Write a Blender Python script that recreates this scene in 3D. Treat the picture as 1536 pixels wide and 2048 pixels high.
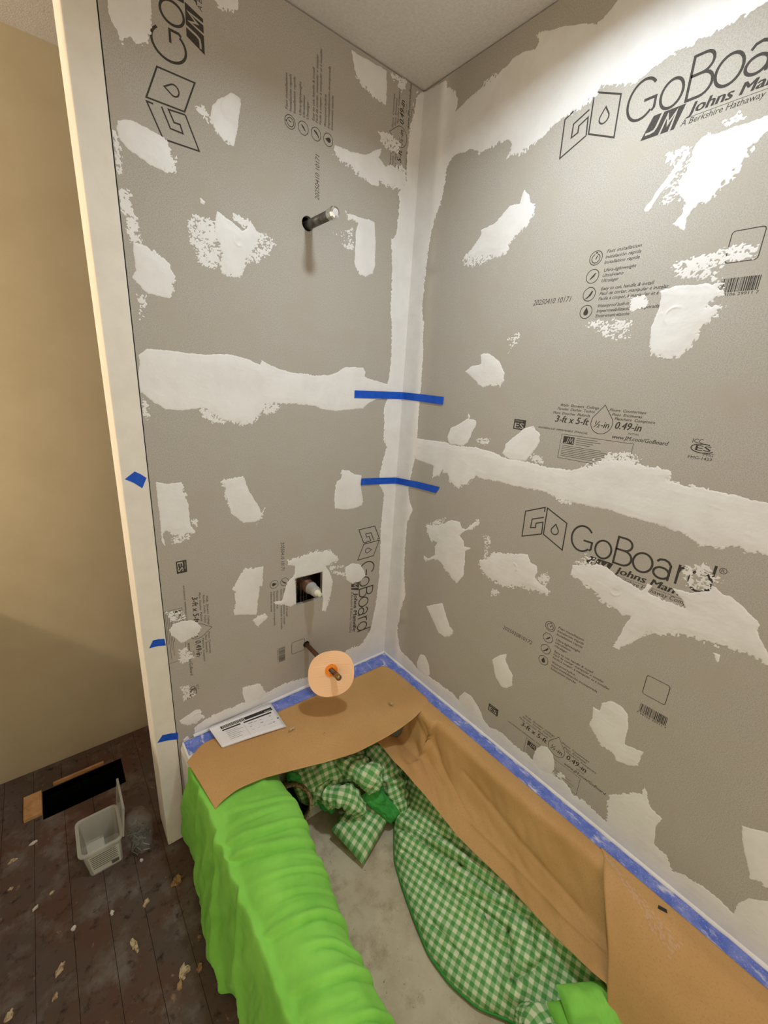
import bpy, bmesh, math, random
import numpy as np
from mathutils import Matrix, Vector
from mathutils.geometry import tessellate_polygon

for o in list(bpy.data.objects):
    bpy.data.objects.remove(o)
SC = bpy.context.scene
COL = SC.collection

# ------------------------------------------------------------------ camera, light, exposure
# world: origin = floor point below the tiled corner, +x along the plumbing wall, -y towards the viewer, metres
CAM_ROWS = [[0.779298, 0.140204, -0.610768, -1.000958], [-0.623671, 0.268503, -0.734125, -1.143384], [0.061066, 0.953021, 0.296685, 1.479312]]
CAM_F = 835.286
cd = bpy.data.cameras.new('camera')
cd.sensor_fit = 'VERTICAL'
cd.sensor_height = 36.0
cd.lens = CAM_F / 2048 * 36.0
cd.clip_start = 0.02
cam = bpy.data.objects.new('camera', cd)
cam.matrix_world = Matrix(CAM_ROWS + [[0, 0, 0, 1]])
COL.objects.link(cam)
SC.camera = cam
SC.view_settings.view_transform = 'Standard'
SC.view_settings.look = 'None'
SC.view_settings.gamma = 1.0
SC.view_settings.exposure = 0.0
SC.view_settings.use_curve_mapping = False

wd = bpy.data.worlds.new('world')
wd.use_nodes = True
wd.node_tree.nodes['Background'].inputs[0].default_value = (1.0, 0.83, 0.63, 1)
wd.node_tree.nodes['Background'].inputs[1].default_value = 1.22
SC.world = wd
SC.cycles.max_bounces = 7

ZD = 0.383          # height of the tub rim
ZC = 2.2915         # ceiling
LAMP = (-0.385, -0.66, 2.270)      # slim ceiling downlight over the tub
ROOM = (-2.70, 0.14, 2.17)         # globe lamp of the room beside the tub, above the vanity


def area_lamp(name, loc, rad, power, colour, spread=math.pi):
    ld = bpy.data.lights.new(name, 'AREA')
    ld.shape = 'DISK'
    ld.size = rad * 2
    ld.energy = power
    ld.color = colour
    ld.spread = spread
    lo = bpy.data.objects.new(name, ld)
    lo.location = loc
    COL.objects.link(lo)
    return lo


area_lamp('downlight_glow', LAMP, 0.055, 7.9, (0.83, 0.93, 1.0), math.radians(156))
pd = bpy.data.lights.new('room_lamp_glow', 'POINT')
pd.energy = 110.0
pd.color = (1.0, 0.85, 0.66)
pd.shadow_soft_size = 0.06
po = bpy.data.objects.new('room_lamp_glow', pd)
po.location = ROOM
COL.objects.link(po)

# ------------------------------------------------------------------ helpers
random.seed(4)


def srgb(r, g, b):
    return tuple(((c / 255 + 0.055) / 1.055) ** 2.4 if c > 10 else c / 255 / 12.92 for c in (r, g, b)) + (1,)


def mat(name, col, rough=0.7, metal=0.0, noise=None, bump=None, spec=0.3, extra=None):
    """noise=(scale, second colour, low, high); bump=(scale, strength)"""
    m = bpy.data.materials.new(name)
    m.use_nodes = True
    nt = m.node_tree
    bs = nt.nodes['Principled BSDF']
    bs.inputs['Base Color'].default_value = col
    bs.inputs['Roughness'].default_value = rough
    bs.inputs['Metallic'].default_value = metal
    bs.inputs['Specular IOR Level'].default_value = spec
    tc = nt.nodes.new('ShaderNodeTexCoord')
    if noise:
        sc, c2, lo, hi = noise
        n = nt.nodes.new('ShaderNodeTexNoise')
        n.inputs['Scale'].default_value = sc
        n.inputs['Detail'].default_value = 4
        n.inputs['Roughness'].default_value = 0.6
        nt.links.new(tc.outputs['Object'], n.inputs['Vector'])
        r = nt.nodes.new('ShaderNodeMapRange')
        r.inputs['From Min'].default_value = lo
        r.inputs['From Max'].default_value = hi
        nt.links.new(n.outputs['Fac'], r.inputs['Value'])
        mx = nt.nodes.new('ShaderNodeMix')
        mx.data_type = 'RGBA'
        mx.inputs[6].default_value = col
        mx.inputs[7].default_value = c2
        nt.links.new(r.outputs[0], mx.inputs[0])
        nt.links.new(mx.outputs[2], bs.inputs['Base Color'])
        m['mix'] = mx.name
    if bump:
        n = nt.nodes.new('ShaderNodeTexNoise')
        n.inputs['Scale'].default_value = bump[0]
        n.inputs['Detail'].default_value = 2
        nt.links.new(tc.outputs['Object'], n.inputs['Vector'])
        b = nt.nodes.new('ShaderNodeBump')
        b.inputs['Strength'].default_value = bump[1]
        b.inputs['Distance'].default_value = 0.002
        nt.links.new(n.outputs['Fac'], b.inputs['Height'])
        nt.links.new(b.outputs[0], bs.inputs['Normal'])
    return m


def second_layer(m, scale, colour, lo, hi, voronoi=False, stretch=(1, 1, 1)):
    """mix one more noise-masked colour over a material made by mat()"""
    nt = m.node_tree
    bs = nt.nodes['Principled BSDF']
    tc = [n for n in nt.nodes if n.type == 'TEX_COORD'][0]
    mp = nt.nodes.new('ShaderNodeMapping')
    mp.inputs['Scale'].default_value = stretch
    nt.links.new(tc.outputs['Object'], mp.inputs['Vector'])
    n = nt.nodes.new('ShaderNodeTexVoronoi' if voronoi else 'ShaderNodeTexNoise')
    n.inputs['Scale'].default_value = scale
    if not voronoi:
        n.inputs['Detail'].default_value = 4
        n.inputs['Roughness'].default_value = 0.65
    nt.links.new(mp.outputs[0], n.inputs['Vector'])
    r = nt.nodes.new('ShaderNodeMapRange')
    r.inputs['From Min'].default_value = lo
    r.inputs['From Max'].default_value = hi
    nt.links.new(n.outputs['Distance' if voronoi else 'Fac'], r.inputs['Value'])
    mx = nt.nodes.new('ShaderNodeMix')
    mx.data_type = 'RGBA'
    mx.inputs[7].default_value = colour
    nt.links.new(r.outputs[0], mx.inputs[0])
    src = bs.inputs['Base Color'].links
    if src:
        nt.links.new(src[0].from_socket, mx.inputs[6])
    else:
        mx.inputs[6].default_value = bs.inputs['Base Color'].default_value
    nt.links.new(mx.outputs[2], bs.inputs['Base Color'])
    return m


M = {}
M['board'] = mat('board_grey', srgb(178, 173, 164), 0.85, noise=(420, srgb(160, 155, 146), 0.42, 0.62), bump=(900, 0.16))
second_layer(M['board'], 1100, srgb(142, 136, 126), 0.56, 0.70)
second_layer(M['board'], 9, srgb(169, 162, 150), 0.45, 0.7)
M['compound'] = mat('compound_white', srgb(223, 222, 220), 0.45, noise=(14, srgb(215, 213, 210), 0.4, 0.7), bump=(160, 0.10), spec=0.4)
M['ink'] = mat('ink_black', srgb(58, 54, 50), 0.8, noise=(500, srgb(78, 73, 67), 0.45, 0.7))
M['ink_knockout'] = M['board']
M['core'] = mat('core_gap_shade', srgb(58, 54, 49), 0.9)  # darkened: shade of the gap under the ceiling put into the colour
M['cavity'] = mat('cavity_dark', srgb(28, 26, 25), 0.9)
M['ceiling'] = mat('ceiling_paint', srgb(222, 218, 213), 0.9, bump=(260, 0.5), noise=(130, srgb(212, 207, 201), 0.4, 0.7))
M['post'] = mat('trim_paint', srgb(224, 219, 208), 0.6, bump=(120, 0.06), noise=(20, srgb(217, 211, 200), 0.4, 0.7))
M['beige'] = mat('beige_paint', srgb(192, 178, 148), 0.7, bump=(90, 0.10), noise=(8, srgb(185, 171, 140), 0.4, 0.7))
M['floor'] = mat('old_floor', srgb(88, 74, 65), 0.85, noise=(3.2, srgb(92, 64, 52), 0.44, 0.60), bump=(60, 0.6))
second_layer(M['floor'], 11, srgb(112, 102, 95), 0.50, 0.70)
second_layer(M['floor'], 34, srgb(52, 40, 34), 0.56, 0.72)
second_layer(M['floor'], 42, srgb(142, 114, 94), 0.64, 0.74, stretch=(1, .6, 1))
second_layer(M['floor'], 150, srgb(168, 150, 132), 0.70, 0.78, stretch=(1, .7, 1))
M['wood'] = mat('fresh_wood', srgb(196, 150, 104), 0.7, noise=(30, srgb(172, 124, 80), 0.4, 0.65))
M['duct'] = mat('duct_black', srgb(14, 14, 16), 0.5)
M['tape'] = mat('tape_blue', srgb(22, 84, 196), 0.55, noise=(60, srgb(16, 74, 182), 0.4, 0.7), bump=(400, 0.25))
M['rimtape'] = mat('rim_tape_blue', srgb(84, 106, 188), 0.6, noise=(35, srgb(122, 134, 200), 0.38, 0.62), bump=(300, 0.3))
second_layer(M['rimtape'], 60, srgb(206, 206, 216), 0.56, 0.72, stretch=(1, .35, 1))
second_layer(M['rimtape'], 300, srgb(190, 194, 214), 0.58, 0.75)
M['tub'] = mat('tub_enamel', srgb(222, 220, 214), 0.25)
M['tubfloor'] = mat('tub_floor_dust', srgb(204, 190, 166), 0.7, noise=(9, srgb(186, 170, 145), 0.4, 0.65), bump=(300, 0.2))
second_layer(M['tubfloor'], 22, srgb(172, 154, 128), 0.5, 0.7)
second_layer(M['tubfloor'], 110, srgb(104, 88, 68), 0.66, 0.74)
second_layer(M['tubfloor'], 26, srgb(98, 82, 62), 0.74, 0.79)
second_layer(M['tubfloor'], 300, srgb(214, 204, 188), 0.62, 0.75)
M['kraft'] = mat('kraft_paper', srgb(192, 151, 98), 0.75, noise=(5, srgb(184, 143, 90), 0.4, 0.65), bump=(220, 0.12))
second_layer(M['kraft'], 260, srgb(175, 133, 82), 0.52, 0.75)
M['lime'] = mat('lime_cloth', srgb(140, 212, 88), 0.95, noise=(9, srgb(122, 194, 74), 0.4, 0.68), bump=(900, 0.15))
M['green'] = mat('green_backing', srgb(72, 164, 76), 0.9, noise=(18, srgb(56, 142, 62), 0.4, 0.7))
M['mat_roll'] = mat('tan_felt', srgb(150, 128, 92), 0.95, noise=(150, srgb(90, 74, 50), 0.45, 0.62))
M['paper'] = mat('white_paper', srgb(226, 222, 222), 0.7)
M['print'] = mat('print_black', srgb(48, 46, 46), 0.7)
M['printgrey'] = mat('print_grey', srgb(140, 138, 140), 0.7)
M['dust'] = mat('dust', srgb(196, 158, 124), 0.9)
M['inkgrey'] = mat('label_ink', srgb(96, 94, 88), 0.7)
M['galv'] = mat('galvanised', srgb(128, 126, 122), 0.45, 0.85, noise=(60, srgb(92, 90, 86), 0.4, 0.65))
M['chrome'] = mat('chrome', srgb(232, 232, 234), 0.12, 1.0)
M['copper'] = mat('old_copper', srgb(120, 84, 64), 0.45, 0.7, noise=(70, srgb(88, 66, 54), 0.4, 0.65))
M['brass'] = mat('brass', srgb(150, 124, 88), 0.35, 0.9)
M['greyplastic'] = mat('grey_plastic', srgb(158, 156, 150), 0.4)
M['whiteplastic'] = mat('white_plastic', srgb(214, 210, 188), 0.4)
M['flange'] = mat('peach_rubber', srgb(249, 201, 158), 0.55)
M['orange'] = mat('orange_rubber', srgb(246, 138, 34), 0.5)
M['flake'] = mat('flake_cream', srgb(198, 178, 146), 0.85, noise=(120, srgb(140, 106, 76), 0.46, 0.62))
M['flakewhite'] = mat('flake_white', srgb(206, 198, 188), 0.8)
M['tanflake'] = mat('flake_tan', srgb(168, 134, 92), 0.85, noise=(110, srgb(112, 84, 58), 0.45, 0.62))
M['steel'] = mat('screw_steel', srgb(120, 118, 112), 0.3, 0.9)
M['shadowgap'] = mat('gap_dark', srgb(40, 36, 33), 0.9)
M['whitetext'] = mat('label_white', srgb(200, 198, 188), 0.6)


def clear(name, col, alpha, rough=0.15):
    m = mat(name, col, rough, spec=0.5)
    m.node_tree.nodes['Principled BSDF'].inputs['Alpha'].default_value = alpha
    return m


M['clear'] = clear('clear_plastic', srgb(206, 206, 196), 0.42)
M['film'] = clear('plastic_film', srgb(222, 220, 214), 0.09, 0.06)


def emit(name, col, strength):
    m = bpy.data.materials.new(name)
    m.use_nodes = True
    bs = m.node_tree.nodes['Principled BSDF']
    bs.inputs['Emission Color'].default_value = col
    bs.inputs['Emission Strength'].default_value = strength
    return m


M['lampglass'] = emit('lamp_glass', (1, 0.92, 0.8, 1), 4.0)


def gingham():
    m = mat('gingham_cloth', srgb(190, 208, 150), 0.9, bump=(700, 0.2))
    nt = m.node_tree
    bs = nt.nodes['Principled BSDF']
    uv = nt.nodes.new('ShaderNodeUVMap')
    sp = nt.nodes.new('ShaderNodeSeparateXYZ')
    nt.links.new(uv.outputs[0], sp.inputs[0])
    fs = []
    for i in (0, 1):
        a = nt.nodes.new('ShaderNodeMath')
        a.operation = 'SINE'
        b = nt.nodes.new('ShaderNodeMath')
        b.operation = 'MULTIPLY'
        b.inputs[1].default_value = 2 * math.pi
        nt.links.new(sp.outputs[i], b.inputs[0])
        nt.links.new(b.outputs[0], a.inputs[0])
        r = nt.nodes.new('ShaderNodeMapRange')
        r.inputs['From Min'].default_value = -0.22
        r.inputs['From Max'].default_value = 0.22
        nt.links.new(a.outputs[0], r.inputs['Value'])
        fs.append(r.outputs[0])
    ad = nt.nodes.new('ShaderNodeMath')
    ad.operation = 'ADD'
    nt.links.new(fs[0], ad.inputs[0])
    nt.links.new(fs[1], ad.inputs[1])
    hf = nt.nodes.new('ShaderNodeMath')
    hf.operation = 'MULTIPLY'
    hf.inputs[1].default_value = 0.5
    nt.links.new(ad.outputs[0], hf.inputs[0])
    cr = nt.nodes.new('ShaderNodeValToRGB')
    cr.color_ramp.elements[0].color = srgb(220, 226, 190)
    cr.color_ramp.elements[1].color = srgb(92, 156, 84)
    e = cr.color_ramp.elements.new(0.5)
    e.color = srgb(150, 190, 130)
    nt.links.new(hf.outputs[0], cr.inputs[0])
    nt.links.new(cr.outputs[0], bs.inputs['Base Color'])
    return m


M['gingham'] = gingham()


def obj(name, verts, faces, material, parent=None, smooth=False, uv=None):
    me = bpy.data.meshes.new(name)
    me.from_pydata([tuple(map(float, v)) for v in verts], [], [tuple(map(int, f)) for f in faces])
    me.materials.append(material)
    if uv is not None:
        l = me.uv_layers.new(name='UVMap')
        idx = np.empty(len(me.loops), dtype=np.int32)
        me.loops.foreach_get('vertex_index', idx)
        l.data.foreach_set('uv', np.asarray(uv, dtype=np.float32)[idx].ravel())
    if smooth:
        me.polygons.foreach_set('use_smooth', [True] * len(me.polygons))
    me.update()
    o = bpy.data.objects.new(name, me)
    COL.objects.link(o)
    if parent is not None:
        o.parent = parent
    return o


def tag(o, label=None, cat=None, group=None, kind=None):
    for k, v in (('label', label), ('category', cat), ('group', group), ('kind', kind)):
        if v:
            o[k] = v
    return o


def empty(name, loc=(0, 0, 0)):
    o = bpy.data.objects.new(name, None)
    o.location = loc
    o.empty_display_size = 0.05
    COL.objects.link(o)
    return o


def keep(child, parent):
    """parent a world-space mesh under an empty that stands elsewhere"""
    child.parent = parent
    child.matrix_parent_inverse = Matrix.Translation(parent.location).inverted()
    return child


class MB:
    def __init__(s):
        s.v, s.f = [], []

    def add(s, v, f):
        n = len(s.v)
        s.v += [tuple(p) for p in v]
        s.f += [tuple(i + n for i in q) for q in f]
        return s

    def box(s, a, b):
        (x0, y0, z0), (x1, y1, z1) = a, b
        return s.add([(x0, y0, z0), (x1, y0, z0), (x1, y1, z0), (x0, y1, z0), (x0, y0, z1), (x1, y0, z1), (x1, y1, z1), (x0, y1, z1)],
                     [(0, 3, 2, 1), (4, 5, 6, 7), (0, 1, 5, 4), (1, 2, 6, 5), (2, 3, 7, 6), (3, 0, 4, 7)])

    def lathe(s, base, axis, prof, n=28, cap=True):
        """prof = [(distance along axis, radius)]"""
        ax = Vector(axis).normalized()
        a = ax.orthogonal().normalized()
        b = ax.cross(a)
        base = Vector(base)
        v, f = [], []
        for d, r in prof:
            for i in range(n):
                t = 2 * math.pi * i / n
                v.append(base + ax * d + (a * math.cos(t) + b * math.sin(t)) * r)
        for k in range(len(prof) - 1):
            for i in range(n):
                j = (i + 1) % n
                f.append((k * n + i, k * n + j, (k + 1) * n + j, (k + 1) * n + i))
        if cap:
            f.append(tuple(range(n))[::-1])
            f.append(tuple((len(prof) - 1) * n + i for i in range(n)))
        return s.add(v, f)

    def build(s, name, m, parent=None, smooth=False):
        return obj(name, s.v, s.f, m, parent, smooth)


def plate(outline, holes, to3, t0, t1):
    """flat plate with holes; to3(u, v, depth) -> world"""
    loops = [outline] + holes
    flat = [p for l in loops for p in l]
    tri = tessellate_polygon([[Vector((p[0], p[1], 0)) for p in l] for l in loops])
    n = len(flat)
    v = [to3(p[0], p[1], t0) for p in flat] + [to3(p[0], p[1], t1) for p in flat]
    f = [tuple(t) for t in tri] + [tuple(i + n for i in t[::-1]) for t in tri]
    k = 0
    for l in loops:
        for i in range(len(l)):
            j = (i + 1) % len(l)
            f.append((k + i, k + j, n + k + j, n + k + i))
        k += len(l)
    me = bmesh.new()
    vs = [me.verts.new(p) for p in v]
    for q in f:
        try:
            me.faces.new([vs[i] for i in q])
        except ValueError:
            pass
    bmesh.ops.recalc_face_normals(me, faces=me.faces)
    me.verts.index_update()
    out = ([tuple(p.co) for p in me.verts], [tuple(p.index for p in q.verts) for q in me.faces])
    me.free()
    return out


def circle(cx, cy, r, n=24):
    return [(cx + r * math.cos(2 * math.pi * i / n), cy + r * math.sin(2 * math.pi * i / n)) for i in range(n)]


_TAB = np.random.RandomState(7).rand(256, 256).astype(np.float64) * 2 - 1


def noise(x, y, seed=0):
    x = np.asarray(x, float) + seed * 17.31
    y = np.asarray(y, float) + seed * 9.77
    xi = np.floor(x).astype(int)
    yi = np.floor(y).astype(int)
    fx = x - xi
    fy = y - yi
    fx = fx * fx * (3 - 2 * fx)
    fy = fy * fy * (3 - 2 * fy)
    a = _TAB[xi % 256, yi % 256]
    b = _TAB[(xi + 1) % 256, yi % 256]
    c = _TAB[xi % 256, (yi + 1) % 256]
    d = _TAB[(xi + 1) % 256, (yi + 1) % 256]
    return (a * (1 - fx) + b * fx) * (1 - fy) + (c * (1 - fx) + d * fx) * fy


def fbm(x, y, seed=0, oct=3):
    s, a, t = 0, 1.0, 0
    for k in range(oct):
        s = s + a * noise(x * 2 ** k, y * 2 ** k, seed + k)
        t += a
        a *= 0.5
    return s / t


def sstep(e0, e1, x):
    t = np.clip((x - e0) / (e1 - e0), 0, 1)
    return t * t * (3 - 2 * t)


def on_back(u, v, h):
    return (u, -h, v)


def on_right(u, v, h):
    return (-h, -u, v)


# ------------------------------------------------------------------ setting
BX0 = -0.811        # where the grey boards meet the white post
FAR = 0.575         # beige wall beyond the partition
YE = -1.56          # foot end of the alcove

wall_back = tag(obj('wall_back', *plate([(BX0, 0), (0.012, 0), (0.012, ZC), (BX0, ZC)],
                [[(-0.45, 0.69), (-0.27, 0.69), (-0.27, 0.88), (-0.45, 0.88)], circle(-0.3732, 1.8642, 0.03), circle(-0.3704, 0.5667, 0.02)],
                lambda u, v, h: (u, h, v), 0.0129, 0.10), M['core']), kind='structure')
obj('back_panel', *plate([(BX0, 0), (0.012, 0), (0.012, ZC), (BX0, ZC)], [], lambda u, v, h: (u, h, v), 0.1003, 0.112), M['cavity'], wall_back)
wall_right = tag(obj('wall_right', *MB().box((0.0129, YE, 0), (0.11, 0.112, ZC)).__dict__.values(), M['core']), kind='structure')
wall_far = tag(obj('wall_far', *MB().box((-3.4, FAR, -0.3), (0.2, FAR + 0.1, ZC)).__dict__.values(), M['beige']), kind='structure')
ceiling = tag(obj('ceiling', *MB().box((-3.4, -2.6, ZC), (0.2, FAR + 0.1, ZC + 0.08)).__dict__.values(), M['ceiling']), kind='structure')

# unseen door leaf, added to keep the vanity lamp off the alcove
light_blocker = tag(obj('light_blocker', *MB().box((-1.49, -.76, .012), (-1.455, .040, 2.02)).__dict__.values(), M['post']), kind='structure')
MB().lathe((-1.455, -.03, 1.0), (1, 0, 0), [(0, .026), (.004, .026), (.006, .010), (.03, .010), (.034, .022), (.05, .026), (.06, .018)], 20).build('blocker_knob', M['brass'], light_blocker, True)

blocker_header = tag(obj('blocker_header', *MB().box((-1.50, -.86, 2.025), (-1.445, .045, ZC - .001)).__dict__.values(), M['post']), kind='structure')  # unseen header, added to stop lamp light passing over the door leaf
post = MB().box((-0.8695, -0.0005, 0.0), (-0.8125, 0.111, ZC))
trim_1 = tag(post.build('trim_1', M['post']), kind='structure')
bv = trim_1.modifiers.new('b', 'BEVEL')
bv.width = 0.0025
bv.segments = 2
MB().box((-0.8125, 0.004, 0), (BX0, 0.05, ZC)).build('shadow_gap', M['shadowgap'], trim_1)

# floor: old planks running away from the viewer, with a register hole
HX0, HX1, HY0, HY1 = -1.182, -0.940, 0.330, 0.456
floor = tag(obj('floor', *MB().box((-3.4, -2.6, -0.34), (0.2, FAR + 0.1, -0.30)).__dict__.values(), M['duct']), kind='structure')
mesh_cache = {}
for k in range(-4, 30):
    x1 = -0.963 - 0.081 * k
    x0 = x1 - 0.081
    if x1 > -0.60:
        continue
    a, b = x0 + 0.0005, x1 - 0.0005
    dz = random.uniform(-0.0006, 0)
    mb = MB()
    if b > HX0 and a < HX1:
        mb.box((a, -2.6, -0.03), (b, HY0, dz)).box((a, HY1, -0.03), (b, FAR - 0.001, dz))
        if a < HX0:
            mb.box((a, HY0, -0.03), (HX0, HY1, dz))
        if b > HX1:
            mb.box((HX1, HY0, -0.03), (b, HY1, dz))
    else:
        mb.box((a, -2.6, -0.03), (b, FAR - 0.001, dz))
    mb.build('plank', M['floor'], floor)
MB().box((-0.60, -2.6, -0.03), (0.2, 0.1, -0.002)).build('subfloor', M['floor'], floor)
dk = MB()
for a, b in (((HX0 - .004, HY0 - .004, -.3), (HX0, HY1 + .004, -.002)), ((HX1, HY0 - .004, -.3), (HX1 + .004, HY1 + .004, -.002)),
             ((HX0, HY0 - .004, -.3), (HX1, HY0, -.002)), ((HX0, HY1, -.3), (HX1, HY1 + .004, -.002))):
    dk.box(a, b)
dk.build('duct', M['duct'], floor)

# ------------------------------------------------------------------ backer boards, their print, joint compound
CELL = 0.0016


def compound(name, wall, to3, solids, scuffs, rings, bounds, seed, holes=()):
    """joint compound as a thin relief: signed distance to the trowelled outline, roughened, contoured at zero"""
    pts = [p for q in solids for p in q] + [p for q, c in scuffs for p in q]
    us = np.array([p[0] for p in pts]) * 1e-4
    vs = np.array([p[1] for p in pts]) * 1e-4
    mg = 0.012
    u0, u1 = max(us.min() - mg, bounds[0]), min(us.max() + mg, bounds[1])
    v0, v1 = max(vs.min() - mg, bounds[2]), min(vs.max() + mg, bounds[3])
    nu = max(3, int(math.ceil((u1 - u0) / CELL)) + 1)
    nv = max(3, int(math.ceil((v1 - v0) / CELL)) + 1)
    U, V = np.meshgrid(np.linspace(u0, u1, nu), np.linspace(v0, v1, nv), indexing='ij')
    best = np.full(U.shape, -1.0)
    n1 = noise(U / .0085, V / .0085, seed) * .55 + noise(U / .0030, V / .0030, seed + 3) * .7
    n0 = noise(U / .016, V / .016, seed + 5)
    ns = noise(U / .0075 + V / .03, V / .0045, seed + 8) * .4 + noise(U / .0026, V / .0024, seed + 9) * .75 + noise(U / .02, V / .02, seed + 2) * .35

    def sdf(poly):
        P = np.array([[p[0] * 1e-4, p[1] * 1e-4] for p in poly])
        R = np.array([(p[2] if len(p) > 2 else 1.2) * 1e-3 for p in poly])
        d2 = np.full(U.shape, 9.0)
        amp = np.zeros(U.shape)
        ins = np.zeros(U.shape, bool)
        for i in range(len(P)):
            a, b = P[i], P[(i + 1) % len(P)]
            e = b - a
            L = max(e @ e, 1e-12)
            t = np.clip(((U - a[0]) * e[0] + (V - a[1]) * e[1]) / L, 0, 1)
            dd = (U - a[0] - t * e[0]) ** 2 + (V - a[1] - t * e[1]) ** 2
            c = dd < d2
            d2 = np.where(c, dd, d2)
            amp = np.where(c, R[i] * (1 - t) + R[(i + 1) % len(P)] * t, amp)
            if abs(e[1]) > 1e-12:
                cr = ((a[1] > V) != (b[1] > V)) & (U < e[0] * (V - a[1]) / e[1] + a[0])
                ins ^= cr
        return np.where(ins, 1, -1) * np.sqrt(d2), amp

    body = np.full(U.shape, -1.0)
    for q in solids:
        s, a = sdf(q)
        fl = s + a * n1 * 1.15 + .0011 * n0
        best = np.maximum(best, fl)
        body = np.maximum(body, s)
    for q, cov in scuffs:
        s, a = sdf(q)
        fl = np.minimum(s * .9 + .001, .004) + .008 * (ns + (cov - .5) * 1.5) - .0015
        fl = np.where(s < -.006, -1, fl)
        best = np.maximum(best, np.minimum(fl, .003))
    for (a, b, c, d) in holes:
        best = np.where((U > a) & (U < b) & (V > c) & (V < d), -.001, best)
    best = np.clip(best, -.02, .02)
    H = .00022 + .0005 * sstep(0, .003, best) * sstep(-.004, .004, body) + .0007 * sstep(.002, .02, body)
    H = H + .0002 * fbm(U / .03, V / .012, seed + 11) * sstep(0, .008, body)
    H = H + .0005 * np.clip(noise(U / .05 + V / .009, V / .06 - U / .02, seed + 13) - .55, 0, 1) * sstep(.002, .008, best)
    for (a, b, r) in rings:
        d = np.hypot(U - a * 1e-4, V - b * 1e-4)
        w = r * .0013
        H = H + .0009 * np.exp(-((d - w) / .0022) ** 2) * sstep(-.3, .8, np.sin(np.arctan2(V - b * 1e-4, U - a * 1e-4) * 1.0 + seed)) - .0006 * np.exp(-(d / (w * .5)) ** 2)
    H = np.maximum(H, .00022)
    # triangles of the grid cut at field = 0
    I = np.arange(nu * nv).reshape(nu, nv)
    a, b, c, d = I[:-1, :-1].ravel(), I[1:, :-1].ravel(), I[1:, 1:].ravel(), I[:-1, 1:].ravel()
    T = np.concatenate([np.stack([a, b, c], 1), np.stack([a, c, d], 1)])
    F = best.ravel()
    ins = F > 0
    k = ins[T].sum(1)
    T = T[k > 0]
    k = k[k > 0]
    full = T[k == 3]
    keys, polys3, polys4 = [], [full], []

    def rot(Ts, want):
        out = Ts.copy()
        m = ins[out]
        for _ in range(2):
            bad = m[:, 0] != want
            # rotate until the odd vertex comes first
            out[bad] = np.roll(out[bad], -1, axis=1)
            m = ins[out]
        return out
    base = nu * nv
    one = rot(T[k == 1], True)
    two = rot(T[k == 2], False)
    ek = np.concatenate([one[:, [0, 1]], one[:, [0, 2]], two[:, [0, 1]], two[:, [0, 2]]]) if len(one) + len(two) else np.zeros((0, 2), int)
    es = np.sort(ek, 1)
    code = es[:, 0].astype(np.int64) * base + es[:, 1]
    uq, inv = np.unique(code, return_inverse=True)
    e0, e1 = uq // base, uq % base
    t = (F[e0] / (F[e0] - F[e1] + 1e-15)) if len(uq) else np.zeros(0)
    t = np.clip(t, .02, .98)
    Uf, Vf, Hf = U.ravel(), V.ravel(), H.ravel()
    eu = Uf[e0] * (1 - t) + Uf[e1] * t
    ev = Vf[e0] * (1 - t) + Vf[e1] * t
    eh = np.full(len(uq), .0001)
    n1_, n2_ = len(one), len(two)
    iA, iB, iC, iD = inv[:n1_] + base, inv[n1_:2 * n1_] + base, inv[2 * n1_:2 * n1_ + n2_] + base, inv[2 * n1_ + n2_:] + base
    tris = [full, np.stack([one[:, 0], iA, iB], 1)] if n1_ else [full]
    if n2_:
        tris += [np.stack([iC, two[:, 1], two[:, 2]], 1), np.stack([iC, two[:, 2], iD], 1)]
    tris = np.concatenate(tris)
    au = np.concatenate([Uf, eu])
    av = np.concatenate([Vf, ev])
    ah = np.concatenate([Hf, eh])
    used, re = np.unique(tris, return_inverse=True)
    tris = re.reshape(-1, 3)
    if to3 is on_right:
        co = np.stack([-ah[used], -au[used], av[used]], 1)
        tris = tris
    else:
        co = np.stack([au[used], -ah[used], av[used]], 1)
    me = bpy.data.meshes.new(name)
    me.vertices.add(len(co))
    me.vertices.foreach_set('co', co.astype(np.float32).ravel())
    me.loops.add(len(tris) * 3)
    me.loops.foreach_set('vertex_index', tris.astype(np.int32).ravel())
    me.polygons.add(len(tris))
    me.polygons.foreach_set('loop_start', np.arange(0, len(tris) * 3, 3, dtype=np.int32))
    me.polygons.foreach_set('loop_total', np.full(len(tris), 3, dtype=np.int32))
    me.polygons.foreach_set('use_smooth', np.ones(len(tris), bool))
    me.materials.append(M['compound'])
    me.update()
    me.validate()
    o = bpy.data.objects.new(name, me)
    COL.objects.link(o)
    o.parent = wall
    return o


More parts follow.
